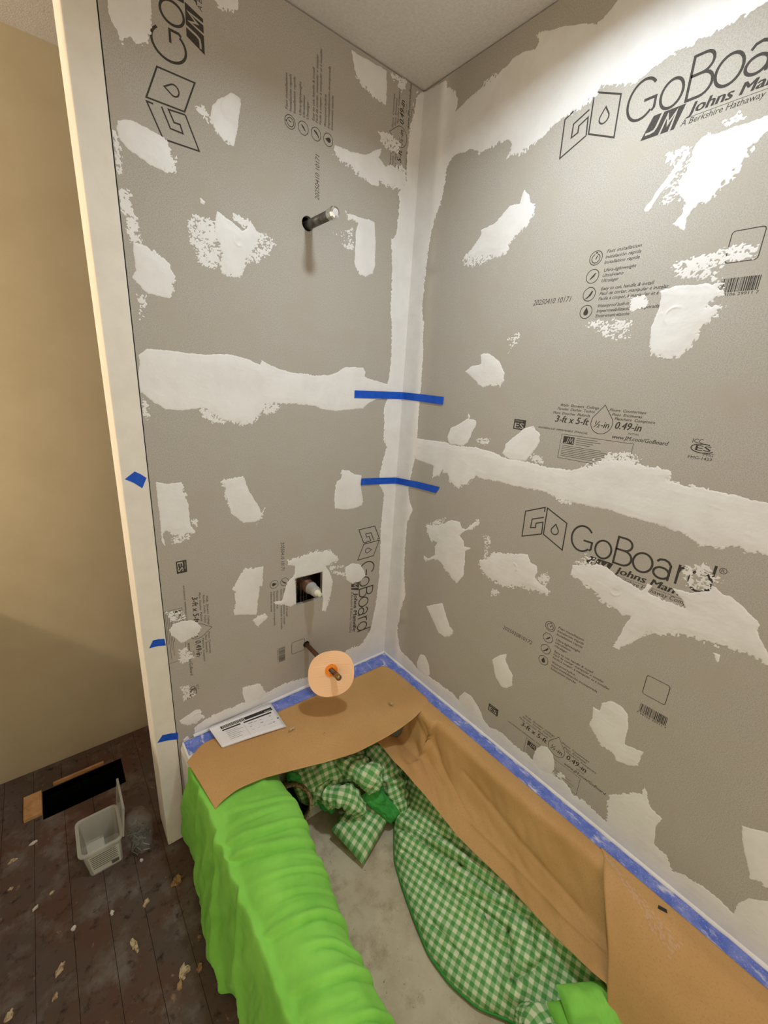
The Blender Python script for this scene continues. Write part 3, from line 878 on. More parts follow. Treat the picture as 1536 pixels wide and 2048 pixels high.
RIGHT_COMPOUND = [
 ([[(-409,23030,1.2),(102,22850,1.2),(875,22812,1.2),(1001,22589,5),(1288,22383,5),(1445,22173,4),(1354,21944,1.2),(1678,22034,1.2),(1907,22098,1.2),(2241,22168,8),(2531,22217,8),(2765,22261,8),(2975,22272,1.2),(3126,22343,1.2),(3353,22354,1.2),(3746,22256,1.2),(3842,22356,1.2),(3723,22514,6),(3936,22480,1.2),(4384,22356,1.2),(4829,22204,1.2),(5156,22056,5),(5382,22085,5),(5460,22133,1.2),(5573,22230,1.2),(5675,22365,1.2),(8805,20822,1.2),(8771,20952,1.2),(8486,20979,4),(8169,20967,6),(8019,20952,8),(7749,20915,4),(7458,20879,4),(7245,20912,1.2),(7152,20856,6),(6881,20872,6),(6653,20822,3),(6424,20765,3),(6239,20664,3),(6045,20695,5),(5888,20799,6),(5561,20880,8),(5441,20759,8),(5177,20685,8),(4837,20629,6),(4538,20594,6),(4326,20464,5),(4064,20369,6),(3838,20271,8),(3318,20334,8),(3415,20571,1.2),(3288,20713,1.2),(2786,20715,6),(2368,20691,6),(2281,20772,1.2),(2020,20900,1.2),(1821,20877,1.2),(1502,20951,6),(1196,20713,5),(1190,20348,4),(1096,19888,5),(799,19335,5),(715,18667,5),(674,17959,5),(646,17221,5),(776,16642,4),(877,15677,3),(903,14533,2),(895,13815,2),(927,12960,1.2),(969,12622,1.2),(907,12296,1.2),(809,11814,3),(684,11201,4),(805,10732,4),(1025,10464,2),(768,9880,2),(776,8960,3),(818,7968,3),(1000,7018,4),(776,6106,5),(721,5233,6),(946,4567,5),(1124,4495,4),(1577,4460,3),(2028,4308,1.2),(2690,4403,2),(3315,4430,4),(3799,4455,4),(4048,4366,1.2),(5130,4408,1.2),(5512,4263,4),(5707,4401,4),(6009,4430,5),(6432,4334,5),(6822,4384,5),(7040,4349,1.2),(7682,4339,1.2),(8035,4439,5),(8361,4270,5),(8653,4353,5),(8850,4291,5),(9233,4251,5),(9119,5069,3),(9590,5605,5),(9747,5763,4),(9742,5980,1.2),(9850,5868,4),(9954,5562,5),(10245,5477,1.2),(10191,5112,1.2),(10262,4667,1.2),(10511,4604,5),(10703,4362,6),(11051,4502,6),(11337,4576,3),(11633,4537,1.2),(11843,4479,1.2),(11834,4821,1.2),(11949,5105,1.2),(12182,5357,1.2),(12603,5553,1.2),(13046,3870,1.2),(12563,3872,1.2),(8464,3841,1.2),(-58,3720,1.2),(-956,3383,1.2)]],[],[]),
 ([[(768,13007,1.2),(1620,13050,1.2),(2331,13073,1.2),(2495,13024,3),(3086,13067,3),(3471,13097,1.2),(4144,13058,1.2),(4613,12966,3),(5161,12995,3),(5712,12963,3),(6089,12975,1.2),(6491,12999,3),(6748,13124,5),(6961,13266,8),(7266,13387,8),(7704,13500,8),(7989,13408,5),(8315,13441,4),(8536,13406,3),(8663,13316,4),(8529,13214,3),(8848,13179,3),(9186,13184,3),(9422,13166,3),(9685,13174,1.2),(10069,13137,1.2),(10181,13138,1.2),(10863,13107,1.2),(11108,12190,1.2),(10422,12202,5),(10145,12184,6),(9888,12179,6),(9623,12053,8),(9392,12036,5),(9190,12152,4),(8837,12225,2),(8133,12239,2),(7509,12264,2),(6831,12236,2),(6298,12264,6),(5838,12308,3),(4904,12257,2),(4279,12264,3),(3611,12226,4),(3413,11996,8),(2997,11740,6),(2620,11818,6),(2476,12118,1.2),(2261,12066,1.2),(2283,12228,1.2),(2108,11959,5),(1833,11815,5),(1816,12222,1.2),(932,12301,1.2),(805,12278,1.2)]],[([(6933,13399),(7666,13671),(7995,13529),(7798,13360),(7151,13202)],0.4),([(6200,12276),(6661,12314),(6629,12150),(6253,12143)],0.4)],[]),
 ([[(2146,18231,8),(2484,18467,3),(2779,18755,1.2),(2733,18869,1.2),(3199,18936,1.2),(3337,19053,1.2),(3581,19229,1.2),(3890,19225,1.2),(3916,19393,1.2),(3969,19489,1.2),(4107,19346,1.2),(4191,19171,1.2),(4366,19058,4),(4326,18840,6),(4118,18607,8),(3842,18442,8),(3652,18183,8),(3502,18104,6),(3060,18215,8),(2712,18210,10),(2349,18175,10)]],[([(2163,18304),(2787,18326),(3323,18121),(2838,18015),(2298,18032)],0.35)],[]),
 ([[(2750,15236,1.2),(2972,15392,1.2),(3292,15450,1.2),(3235,15691,1.2),(3342,15743,1.2),(3573,15715,1.2),(3911,15519,1.2),(4133,15226,1.2),(4145,15025,2),(4021,14882,5),(3715,14868,5),(3470,14802,1.2),(3190,14956,1.2)]],[([(4016,16075),(4501,16287),(4459,16109),(4185,15747)],0.28)],[]),
 ([[(2303,13265,1.2),(2419,13546,1.2),(2794,13741,1.2),(3053,13909,1.2),(3154,13884,1.2),(3341,13903,3),(3405,13736,1.2),(3263,13499,1.2),(3164,13201,1.2),(2985,13075,1.2),(2493,13040,1.2),(2375,13117,1.2)],[(3025,14091,1.2),(3162,13958,1.2),(3095,13892,1.2),(3024,13973,1.2)]],[([(3426,13372),(3981,13449),(3892,13235),(3528,13209)],0.35)],[]),
 ([[(4436,13077,1.2),(4511,13356,1.2),(4772,13625,1.2),(5003,13854,1.2),(5249,13909,4),(5455,13780,3),(5523,13571,1.2),(5453,13405,1.2),(5317,13184,1.2),(5199,13002,1.2),(4699,12945,1.2)]],[([(5317,13184),(5594,13205),(5695,13052),(5404,13039)],0.6)],[]),
 ([[(7594,19277,1.2),(7687,19355,1.2),(7745,19377,4),(7905,19325,1.2),(8585,19346,1.2),(8973,19345,1.2),(9019,19170,1.2),(8647,19104,6),(8568,19014,8),(8452,18873,8),(8437,18718,8),(8327,18604,8),(8197,18469,8),(8079,18347,8),(7951,18270,6),(7791,18196,1.2),(7728,18073,1.2),(7738,17875,1.2),(7528,18021,1.2),(7637,18161,3),(7623,18322,6),(7470,18568,6),(7495,18760,6),(7532,18976,6),(7564,19139,1.2)],[(6909,18394,1.2),(7003,18347,1.2),(7483,19098,1.2),(7429,19137,1.2)]],[([(6947,19256),(7416,19295),(7569,19118),(7517,18668),(7462,18409),(7244,18389),(7264,18733),(7298,18995)],0.42),([(7879,19520),(8186,19553),(8317,19408),(8040,19363)],0.35)],[(7995,19021,18)]),
 ([[(7549,16866,1.2),(7738,16908,1.2),(7878,16932,1.2),(8126,16903,1.2),(8347,16911,1.2),(8446,16866,1.2),(8581,16754,1.2),(8659,16653,1.2),(8538,16665,6),(8439,16531,6),(8553,16509,3),(8727,16506,6),(8616,16348,6),(8469,16138,6),(8416,15969,6),(8300,15765,6),(8177,15582,6),(7930,15554,6),(7641,15670,5),(7585,15912,1.2),(7561,16236,1.2),(7623,16547,1.2),(7621,16729,1.2)]],[([(7704,17275),(7762,17335),(8208,17382),(8729,17476),(8984,17386),(8946,17245),(8568,17238),(8407,17010),(7959,17017),(7755,17164)],0.5),([(8357,17058),(8600,16929),(8663,16677),(8484,16820)],0.5),([(7026,16816),(7274,16791),(7397,16622),(7107,16565)],0.6),([(6042,16352),(6613,16410),(7163,16317),(7200,16037),(6872,15932),(6516,16119),(6127,16284)],0.33)],[(7934,16370,13)]),
 ([[(1768,10102,6),(2446,10348,8),(2847,10627,1.2),(3228,10673,1.2),(3318,10498,1.2),(3484,10500,1.2),(3831,10855,6),(3943,11002,5),(3967,10856,5),(3774,10592,6),(3407,10397,1.2),(3275,10227,1.2),(3450,10114,1.2),(3530,9936,1.2),(3793,9968,1.2),(3574,9785,1.2),(3631,9417,1.2),(3630,8947,3),(3395,8565,1.2),(3073,8714,6),(2698,8970,6),(2327,9061,6),(1888,8797,5),(1736,8972,3),(1990,8932,1.2),(2310,9186,1.2),(2269,9489,1.2),(2365,9659,1.2),(2077,9645,8),(1874,9810,8)]],[([(1764,10138),(2618,10663),(2501,10365)],0.45)],[]),
 ([[(4154,9706,4),(4454,9871,4),(4642,10137,6),(5251,10322,3),(5745,10482,1.2),(5860,10286,1.2),(6052,10256,1.2),(6112,10101,1.2),(6079,9906,1.2),(6286,9804,1.2),(6561,9711,3),(6514,9576,6),(6194,9504,8),(5810,9480,8),(5233,9262,8),(4796,9228,10),(4551,9291,10),(4246,9454,10)]],[([(4198,10614),(4469,10622),(4454,9871),(4324,9854)],0.35),([(6087,9864),(6403,10294),(6516,9944),(6324,9785)],0.4),([(4690,9029),(5014,8973),(4775,8744)],0.5)],[(5384,9959,8)]),
 ([[(2160,7108,1.2),(2510,7350,1.2),(2892,7594,1.2),(3109,7239,1.2),(3340,6879,1.2),(3568,6806,5),(3386,6565,5),(3185,6378,1.2),(2882,6386,1.2),(2517,6744,1.2)]],[],[]),
 ([[(6986,10660,1.2),(7243,10743,6),(7565,10910,6),(7798,10924,1.2),(8048,10806,1.2),(8348,10755,1.2),(8612,10658,1.2),(8711,10876,1.2),(8792,10875,1.2),(8754,10685,1.2),(8842,10656,1.2),(9160,10629,6),(9505,10630,1.2),(9385,10809,1.2),(9160,10973,1.2),(9512,11032,1.2),(9792,11193,1.2),(9831,11305,1.2),(9992,11218,1.2),(10084,11232,1.2),(10307,11122,1.2),(10489,11002,1.2),(10648,10869,1.2),(10638,10738,1.2),(10750,10557,1.2),(10896,10358,1.2),(11116,10167,1.2),(10982,10135,8),(10755,10210,8),(10428,10205,8),(10092,10141,8),(9742,10072,8),(9488,10040,8),(9261,9837,6),(8986,9794,6),(8811,9509,1.2),(8470,9039,5),(8352,9046,3),(8410,9316,1.2),(8504,9762,1.2),(8553,9973,1.2),(8272,9940,6),(7892,10019,6),(7692,10158,6),(7302,10300,6),(7017,10416,6)]],[([(9247,11503),(9591,11706),(9910,11466),(9785,11224),(9497,11094),(9278,11258)],0.48),([(7016,10770),(7288,11070),(7554,10979),(7321,10733)],0.5),([(8804,10646),(9491,10670),(9566,10470),(9163,10386)],0.5)],[(8106,10441,9)]),
 ([[(5170,6696,1.2),(5457,7055,1.2),(5646,7223,3),(5609,6969,1.2),(5787,6732,1.2),(5927,6645,3),(5977,6270,1.2),(5814,6070,3),(5644,5983,1.2),(5374,6194,1.2)]],[],[]),
 ([[(1954,4581,1.2),(2081,4998,1.2),(2332,5107,1.2),(2585,4868,1.2),(2676,4506,1.2),(2516,4174,1.2),(2029,4298,1.2)]],[],[(2320,4633,7)]),
 ([[(4137,4538,1.2),(4316,4853,1.2),(4572,4903,1.2),(4866,4759,1.2),(5108,4543,1.2),(5191,4354,1.2),(4671,3997,1.2),(4120,4270,1.2)]],[],[]),
 ([[(8256,7196,1.2),(8433,7205,1.2),(8427,7440,1.2),(8618,7634,1.2),(8840,7649,1.2),(9028,7554,1.2),(9099,7236,1.2),(9136,6732,1.2),(9261,6748,1.2),(9527,6828,1.2),(9514,6573,1.2),(9519,6392,5),(9299,6236,3),(9055,6157,1.2),(8944,6314,5),(8674,6287,5),(8427,6485,1.2),(8273,6619,1.2),(8307,6855,1.2)]],[],[]),
 ([[(7040,4349,1.2),(7060,4689,1.2),(7194,5016,1.2),(7376,5113,1.2),(7547,5026,1.2),(7672,4782,1.2),(7697,4540,1.2),(7582,4245,1.2),(7294,4065,1.2)]],[([(7604,4378),(7863,4623),(8096,4572),(7797,4188)],0.5)],[]),
 ([[(11440,6609,1.2),(11811,6814,1.2),(12026,6937,1.2),(12336,5747,1.2),(12112,5627,5),(11913,5643,5),(11855,5473,1.2),(11802,5684,1.2),(11582,6151,1.2)]],[],[]),
 ([[(10100,9968,1.2),(10259,9969,1.2),(10257,9777,1.2),(10185,9900,1.2)]],[],[]),
]

for i, (so, scf, rg) in enumerate(BACK_COMPOUND):
    compound('joint_compound', wall_back, on_back, so, scf, rg, (BX0 + .001, -.0002, ZD + .001, ZC - .001), 20 + i,
             holes=[(VALVE[0] - .001, VALVE[1] + .001, VALVE[2] - .001, VALVE[3] + .001)])
for i, (so, scf, rg) in enumerate(RIGHT_COMPOUND):
    compound('joint_compound', wall_right, on_right, so, scf, rg, (.0002, 1.40, ZD + .001, ZC - .001), 80 + i)

# ------------------------------------------------------------------ plumbing in the wall
t = tag(empty('shower_pipe', (-.3732, 0, 1.8642)), 'galvanised pipe stub with chrome end plug sticking out high on the plumbing wall', 'pipe')
keep(MB().lathe((-.3732, .08, 1.8642), (0, -1, 0), [(0, .0112), (.195, .0112)]).build('pipe', M['galv'], None, True), t)
keep(MB().lathe((-.3732, -.108, 1.8642), (0, -1, 0), [(0, .0112), (.001, .0138), (.008, .0138), (.0095, .0128), (.0105, .0128), (.012, .0142), (.020, .0142), (.024, .0125), (.026, .008)], 10).build('end_plug', M['chrome']), t)

t = tag(empty('shower_valve', (-.3624, 0, .797)), 'brass and grey plastic shower valve cartridge inside the square cut-out', 'valve')
keep(MB().lathe((-.3640, .085, .7960), (0, -1, 0), [(0, .030), (.05, .030), (.052, .0225), (.098, .0225), (.100, .019)]).build('valve_body', M['copper'], None, True), t)
cart = keep(MB().lathe((-.3625, -.012, .7965), (0, -1, 0), [(0, .0205), (.004, .0215), (.008, .0200), (.010, .0185), (.030, .0178), (.034, .0172), (.040, .0168), (.042, .013)]).build('cartridge', M['greyplastic'], None, True), t)
MB().lathe((-.3624, -.050, .797), (0, -1, 0), [(0, .0115), (.012, .011), (.014, .0085), (.024, .0078), (.026, .005)], 12).build('stem', M['whiteplastic'], cart)
keep(MB().box((-.420, .088, .735), (-.305, .098, .850)).build('mounting_plate', M['cavity']), t)
for sx, sz in ((-.395, .815), (-.325, .822), (-.400, .752), (-.322, .750)):
    keep(MB().lathe((sx, .088, sz), (0, -1, 0), [(0, .006), (.02, .006), (.021, .003)], 10).build('mounting_screw', M['steel']), t)

t = tag(empty('spout_pipe', (-.3704, 0, .5667)), 'dark copper spout pipe with capped end poking through the peach disc', 'pipe')
keep(MB().lathe((-.3704, .08, .5667), (0, -1, 0), [(0, .0080), (.285, .0080)]).build('pipe', M['copper'], None, True), t)
keep(MB().lathe((-.3704, -.194, .5667), (0, -1, 0), [(0, .0080), (.001, .0098), (.020, .0098), (.0235, .0080), (.025, .004)], 20).build('end_cap', M['brass'], None, True), t)

t = tag(empty('rubber_flange', (-.3690, -.166, .555)), 'thin round peach rubber disc with orange centre slipped over the spout pipe', 'rubber disc')
DN = Vector((-.5, -1, .33)).normalized()
D1 = DN.cross(Vector((0, 0, 1))).normalized()
D2 = D1.cross(DN)
DC = Vector((-.3704, -.1676, .5667))


def dsk(u, vv, h):
    return DC + D1 * u + D2 * vv + DN * (h + .002 * math.sin(u * 40))


n = 56
ring = []
for i in range(n):
    a = 2 * math.pi * i / n
    c, s_ = math.cos(a), math.sin(a)
    r = .0755 / ((abs(c) ** 2.3 + abs(s_) ** 2.3) ** (1 / 2.3))
    ring.append((r * c, -.012 + r * s_))
v, f = plate(ring, [circle(0, 0, .0190, 24)], dsk, -.0011, .0011)
keep(obj('disc', v, f, M['flange']), t)
v, f = plate(circle(0, 0, .0205, 28), [circle(0, 0, .0098, 20)], dsk, .0012, .0045)
keep(obj('centre_ring', v, f, M['orange']), t)

# ------------------------------------------------------------------ bathtub
tub = tag(empty('bathtub', (-.405, -.78, 0)), 'white alcove bathtub along the right wall, mostly under paper and cloth', 'bathtub')


def rrect(x0, x1, y0, y1, r, z, n=6):
    out = []
    for cx, cy, a in ((x1 - r, y1 - r, 0), (x0 + r, y1 - r, 90), (x0 + r, y0 + r, 180), (x1 - r, y0 + r, 270)):
        for i in range(n + 1):
            t_ = math.radians(a + 90 * i / n)
            out.append((cx + r * math.cos(t_), cy + r * math.sin(t_), z))
    return out


LO = [rrect(-.806, -.0005, -1.53, -.0005, .004, 0), rrect(-.806, -.0005, -1.53, -.0005, .004, ZD - .02), rrect(-.800, -.0006, -1.525, -.0006, .004, ZD),
      rrect(-.722, -.074, -1.445, -.115, .09, ZD), rrect(-.712, -.082, -1.435, -.125, .09, ZD - .012), rrect(-.690, -.110, -1.40, -.165, .09, .20), rrect(-.672, -.130, -1.37, -.20, .09, .085), rrect(-.650, -.150, -1.35, -.23, .08, .062)]
nn = len(LO[0])
v = [p for l in LO for p in l]
f = []
for k in range(len(LO) - 1):
    for i in range(nn):
        j = (i + 1) % nn
        f.append((k * nn + i, k * nn + j, (k + 1) * nn + j, (k + 1) * nn + i))
keep(obj('tub_shell', v, f, M['tub']), tub)
fl = rrect(-.650, -.150, -1.35, -.23, .08, .062)
fl2 = rrect(-.650, -.150, -1.35, -.23, .08, .056)
keep(obj('basin_floor', fl + fl2, [tuple(range(nn)), tuple(range(2 * nn - 1, nn - 1, -1))] + [(i, nn + i, nn + (i + 1) % nn, (i + 1) % nn) for i in range(nn)], M['tubfloor']), tub)
tag(bpy.data.objects['basin_floor'], 'dusty tan tub floor with dark specks')

# ------------------------------------------------------------------ blue tape


def strip(name, path, w, m, label, up=(0, 0, 1), thick=.0004, ends=(0, 0), lift=0):
    """flat tape along a polyline lying on a surface; path = [(point, normal)], w across"""
    V, F = [], []
    n = len(path)
    for i, (p, nr) in enumerate(path):
        p = Vector(p)
        nr = Vector(nr)
        q0 = Vector(path[max(i - 1, 0)][0])
        q1 = Vector(path[min(i + 1, n - 1)][0])
        d = (q1 - q0).normalized()
        s = nr.cross(d).normalized()
        e = d * (ends[0] if i == 0 else ends[1] if i == n - 1 else 0)
        for sg in (1, -1):
            for h in (.00005 + lift, thick + lift):
                V.append(p + s * (sg * w / 2) + nr * h + e * sg)
    for i in range(n - 1):
        a, b = 4 * i, 4 * (i + 1)
        F += [(a, b, b + 1, a + 1), (a + 2, a + 3, b + 3, b + 2), (a + 1, b + 1, b + 3, a + 3), (a, a + 2, b + 2, b)]
    F += [(0, 1, 3, 2), (4 * n - 4, 4 * n - 2, 4 * n - 1, 4 * n - 3)]
    o = obj(name, V, F, m)
    return tag(o, label, 'tape')


NB, NR = (0, -1, 0), (-1, 0, 0)
NC = Vector((-1, -1, 0)).normalized()
H = .0026
strip('masking_tape', [((-.2055, -H, 1.4365), NB), ((-.10, -H, 1.4372), NB), ((-.012, -H, 1.4378), NB), ((-.005, -.005, 1.4378), NC), ((-H, -.012, 1.4376), NR), ((-H, -.10, 1.4365), NR), ((-H, -.200, 1.4342), NR)],
      .0235, M['tape'], 'upper strip of blue masking tape bridging the wall corner, level with the white seam').__setitem__('group', 'corner tape strips')
strip('masking_tape', [((-.1635, -H, 1.1445), NB), ((-.08, -H, 1.1395), NB), ((-.012, -H, 1.1345), NB), ((-.005, -.005, 1.1340), NC), ((-H, -.012, 1.1342), NR), ((-H, -.12, 1.1430), NR), ((-H, -.215, 1.1475), NR)],
      .0230, M['tape'], 'lower strip of blue masking tape bridging the wall corner, starting at a white patch', ends=(0, .008)).__setitem__('group', 'corner tape strips')
for (a, b, w, lb) in (((-.8515, 1.2280), (-.8225, 1.2060), .026, 'topmost scrap of blue masking tape on the white post, tilted'),
                      ((-.8500, .7540), (-.8155, .7480), .021, 'middle scrap of blue masking tape on the white post, below the tilted one'),
                      ((-.8570, .4300), (-.8085, .4130), .0225, 'lowest scrap of blue masking tape on the white post, beside the paper leaflet')):
    mid = ((a[0] + b[0]) / 2, (a[1] + b[1]) / 2 + .002)
    tag(strip('masking_tape', [((a[0], -.0006, a[1]), NB), ((mid[0], -.0006, mid[1]), NB), ((b[0], -.0006, b[1]), NB)], w, M['tape'], lb, ends=(.005, -.004), thick=.0006), group='tape scraps on the post')

UPV = (0, 0, 1)


def ragged_tape(name, pts, w, label, side, lift=0.0):
    """masking tape on the tub rim, turned up a little where it meets the wall"""
    V, F = [], []
    n = len(pts)
    for i, (x, y) in enumerate(pts):
        wob = .0025 * float(noise(i * .7, 3.1))
        for k, (q, z) in enumerate(((.0050, ZD + .0022), (.0056, ZD + .0012), (w * .5, ZD + .0012), (w + wob, ZD + .0014), (w + wob, ZD + .0004), (.0050, ZD + .0004))):
            V.append((x, y - q, z + lift) if side == 'b' else (x - q, y, z + lift))
    for i in range(n - 1):
        a, b = 6 * i, 6 * (i + 1)
        for k in range(5):
            F.append((a + k, a + k + 1, b + k + 1, b + k))
    o = obj(name, V, F, M['rimtape'])
    return tag(o, label, 'tape', 'tape along the tub rim')


ragged_tape('rim_tape', [(-.7952 + .01 * i, 0) for i in range(80)] + [(-.0002, 0)], .062, 'dusty blue tape along the tub rim under the plumbing wall', 'b')
ragged_tape('rim_tape', [(0, -.0062 - .012 * i) for i in range(118)], .052, 'dusty blue tape along the tub rim under the long right wall', 'r', .0004)
# caulk line where boards meet the rim, smeared a little uneven


def caulk(pts, wall, side):
    V, F = [], []
    for i, t_ in enumerate(pts):
        w_ = .0058 + .0014 * float(noise(i * .45, 7.7))
        for q_, z_ in ((.0001, ZD + .0105), (w_ * .55, ZD + .0085), (w_, ZD + .0042), (w_, ZD + .0003), (.0001, ZD + .0003)):
            V.append((t_, -q_, z_) if side == 'b' else (-q_, t_, z_))
    for i in range(len(pts) - 1):
        for k_ in range(4):
            F.append((5 * i + k_, 5 * i + k_ + 1, 5 * i + k_ + 6, 5 * i + k_ + 5))
    obj('caulk', V, F, M['compound'], wall, True)


caulk([-.766 + .0108 * i for i in range(71)] + [-.0002], wall_back, 'b')
caulk([-.0085 - .0116 * i for i in range(120)], wall_right, 'r')

# ------------------------------------------------------------------ kraft paper


def sheet(name, P, m, thick=.0005, uv=None, parent=None, sub=0):
    """P: (nu, nv, 3) grid of points -> solid thin sheet"""
    nu, nv = P.shape[:2]
    I = np.arange(nu * nv).reshape(nu, nv)
    f = np.stack([I[:-1, :-1], I[1:, :-1], I[1:, 1:], I[:-1, 1:]], -1).reshape(-1, 4)
    o = obj(name, P.reshape(-1, 3), f, m, parent, True, None if uv is None else uv.reshape(-1, 2))
    md = o.modifiers.new('thickness', 'SOLIDIFY')
    md.thickness = thick
    md.offset = 0
    return o


def curve(keys, s):
    """piecewise-linear with smoothing through key points [(s, value...)]"""
    K = np.array(keys, float)
    s = np.asarray(s, float)
    return np.stack([np.interp(s, K[:, 0], K[:, j]) for j in range(1, K.shape[1])], -1)


def normals(P):
    du = np.gradient(P, axis=0)
    dv = np.gradient(P, axis=1)
    n = np.cross(du, dv)
    return n / (np.linalg.norm(n, axis=-1, keepdims=True) + 1e-12)


s = np.linspace(0, 1, 120)
q = np.linspace(0, 1, 50)
top = curve([(0, -.812, -.097, .3960), (.13, -.752, -.046, .3900), (.3, -.60, -.052, .3865), (.55, -.388, -.060, .3860), (.90, -.060, -.064, .3855), (.93, -.040, -.085, .3855), (1, -.040, -.318, .3865)], s)
bot = curve([(0, -.790, -.278, .3930), (.05, -.770, -.272, .3985), (.12, -.724, -.264, .4020), (.25, -.648, -.270, .3950), (.4, -.555, -.290, .3820), (.55, -.470, -.308, .3700), (.7, -.372, -.332, .3670), (.8, -.300, -.338, .3670), (.9, -.17, -.345, .3760), (1, -.042, -.322, .3875)], s)
for arr in (top, bot):
    k = np.ones(7) / 7
    for j in range(3):
        arr[:, j] = np.convolve(np.pad(arr[:, j], 3, mode='edge'), k, 'valid')
P = top[:, None, :] * (1 - q[None, :, None]) + bot[:, None, :] * q[None, :, None]
P[..., 2] += .004 * np.sin(math.pi * q)[None, :] * 1.0 + .0022 * fbm(P[..., 0] * 14, P[..., 1] * 14, 5) * q[None, :]
# stiff curl at the left edge over the rim
P[..., 2] -= .004 * np.exp(-((s[:, None]) / .03) ** 2) * q[None, :]
tag(sheet('kraft_paper', P, M['kraft']), 'flat brown kraft paper over the tub end below the plumbing wall', 'paper', 'brown paper sheets')

# long sheet falling from the right rim into the tub
yy = np.linspace(-.285, -1.075, 170)
cc = np.linspace(0, 1, 70)
low = curve([(-1.08, -.200, .240), (-1.02, -.208, .235), (-.93, -.197, .205), (-.79, -.200, .210), (-.63, -.218, .215), (-.49, -.222, .240), (-.36, -.262, .305), (-.27, -.275, .330)], yy)
prof = []
for i, y in enumerate(yy):
    lx, lz = low[i]
    g = .5 + .5 * math.sin(y * 9 + 1.0)
    led = -.086 - .010 * g
    if y > -.40:
        led -= .02
    keys = np.array([(0, -.046, ZD + .0022), (.16, -.066, ZD + .0030), (.26, led, ZD - .001), (.40, led - .012, ZD - .052), (.60, led - .024 + .15 * (lx - led + .024), ZD - .118), (.80, .45 * led + .55 * lx - .006, .45 * (ZD - .118) + .55 * lz), (1, lx, lz)])
    xs = np.interp(cc, keys[:, 0], keys[:, 1])
    zs = np.interp(cc, keys[:, 0], keys[:, 2])
    k = np.ones(7) / 7
    xs = np.convolve(np.pad(xs, 3, mode='edge'), k, 'valid')
    zs = np.convolve(np.pad(zs, 3, mode='edge'), k, 'valid')
    xs[0], zs[0] = -.046, ZD + .0022
    prof.append(np.stack([xs, np.full_like(xs, y), zs], -1))
P = np.array(prof)
N = normals(P)
amp = sstep(.18, .5, cc)[None, :]
Y = P[..., 1]
C = np.broadcast_to(cc[None, :], Y.shape)
fold = .010 * fbm(Y * 7 + C * 1.5, C * 1.6, 31, 2) + .004 * fbm(Y * 22 + C * 6, C * 5 - Y * 5, 33, 2)
cre = np.zeros_like(Y)
for y0, c0, y1, c1, a in ((-.33, .35, -.62, .75, .007), (-.36, .55, -.55, .95, .006), (-.30, .2, -.45, .5, .006), (-.55, .45, -.95, .62, .006), (-.62, .78, -1.03, .80, -.006), (-.43, .62, -.50, .70, .008)):
    # signed ridge around a crease line
    ex, ec = y1 - y0, (c1 - c0) * .35
    L = math.hypot(ex, ec)
    tt = np.clip(((Y - y0) * ex + (C - c0) * .35 * ec) / L ** 2, 0, 1)
    dd = np.hypot(Y - y0 - tt * ex, (C - c0) * .35 - tt * ec)
    cre += a * np.exp(-np.abs(dd) / .010)
P = P + N * ((fold + cre) * amp)[..., None]
tag(sheet('kraft_paper', P, M['kraft']), 'long creased brown kraft paper falling from the right tub rim over the gingham', 'paper', 'brown paper sheets')

# nearest sheet, overlapping the long one, at the foot end
ss = np.linspace(0, 1, 80)
P = np.zeros((90, 80, 3))
for i, a in enumerate(np.linspace(0, 1, 90)):
    y_top = -.935 - a * .52
    y_low = -1.078 - a * .42
    keys = np.array([(0, -.042, y_top, ZD + .0032), (.12, -.062, y_top - .02 * (1 - a), ZD + .0042), (.22, -.088, y_top * .80 + y_low * .20, ZD + .0030), (.32, -.112, y_top * .70 + y_low * .30, ZD - .018), (.60, -.170, y_top * .35 + y_low * .65, ZD - .085), (1, -.235, y_low, .190)])
    col = np.stack([np.interp(ss, keys[:, 0], keys[:, j]) for j in (1, 2, 3)], -1)
    k = np.ones(9) / 9
    for j in range(3):
        e0, e1 = col[0, j], col[-1, j]
        col[:, j] = np.convolve(np.pad(col[:, j], 4, mode='edge'), k, 'valid')
        col[0, j], col[-1, j] = e0, e1
    P[i] = col
N = normals(P)
A_ = np.linspace(0, 1, 90)[:, None]
P = P + N * (.006 * fbm(A_ * 3 + ss[None, :], ss[None, :] * 2 + A_, 41, 2) * sstep(.1, .4, ss)[None, :])[..., None]
P[..., 2] += .006 * np.exp(-(A_ / .04) ** 2) * sstep(.1, .3, ss)[None, :]
p3 = sheet('kraft_paper', P, M['kraft'])
Np = normals(P)
if Np[40, 40, 2] < 0:
    Np = -Np
sv, sf = [], []
rs = random.Random(9)
for i in range(1, 60):
    for j in range(3, 62):
        p_ = P[i, j]
        t_ = min(max((-.955 - p_[1]) / .15, 0), 1)
        off = abs(p_[0] - (-.056 - .050 * t_))
        if -.948 > p_[1] > -1.13 and off < .004 + .012 * t_ and rs.random() < .62 - off * 30:
            b0 = len(sv)
            for a_, b_ in ((0, 0), (1, 0), (1, 1), (0, 1)):
                q_ = P[i + a_, j + b_] + Np[i + a_, j + b_] * .0007
                sv.append(q_ + np.array([rs.uniform(-.0006, .0006), rs.uniform(-.001, .001), 0]))
            sf.append((b0, b0 + 1, b0 + 2, b0 + 3))
obj('plaster_smear', sv, sf, M['dust'], p3)['kind'] = 'stuff'
tag(p3, 'nearest brown kraft paper at lower right, overlapping the long creased sheet', 'paper', 'brown paper sheets')
k0 = np.argmin((P[..., 0] + .066) ** 2 + (P[..., 1] + 1.085) ** 2)
i_, j_ = np.unravel_index(k0, P.shape[:2])
p_, n_ = Vector(P[i_, j_]), Vector(normals(P)[i_, j_])
if n_.z < 0:
    n_ = -n_
a_ = Vector((.35, -1, 0)).normalized()
b_ = n_.cross(a_).normalized()
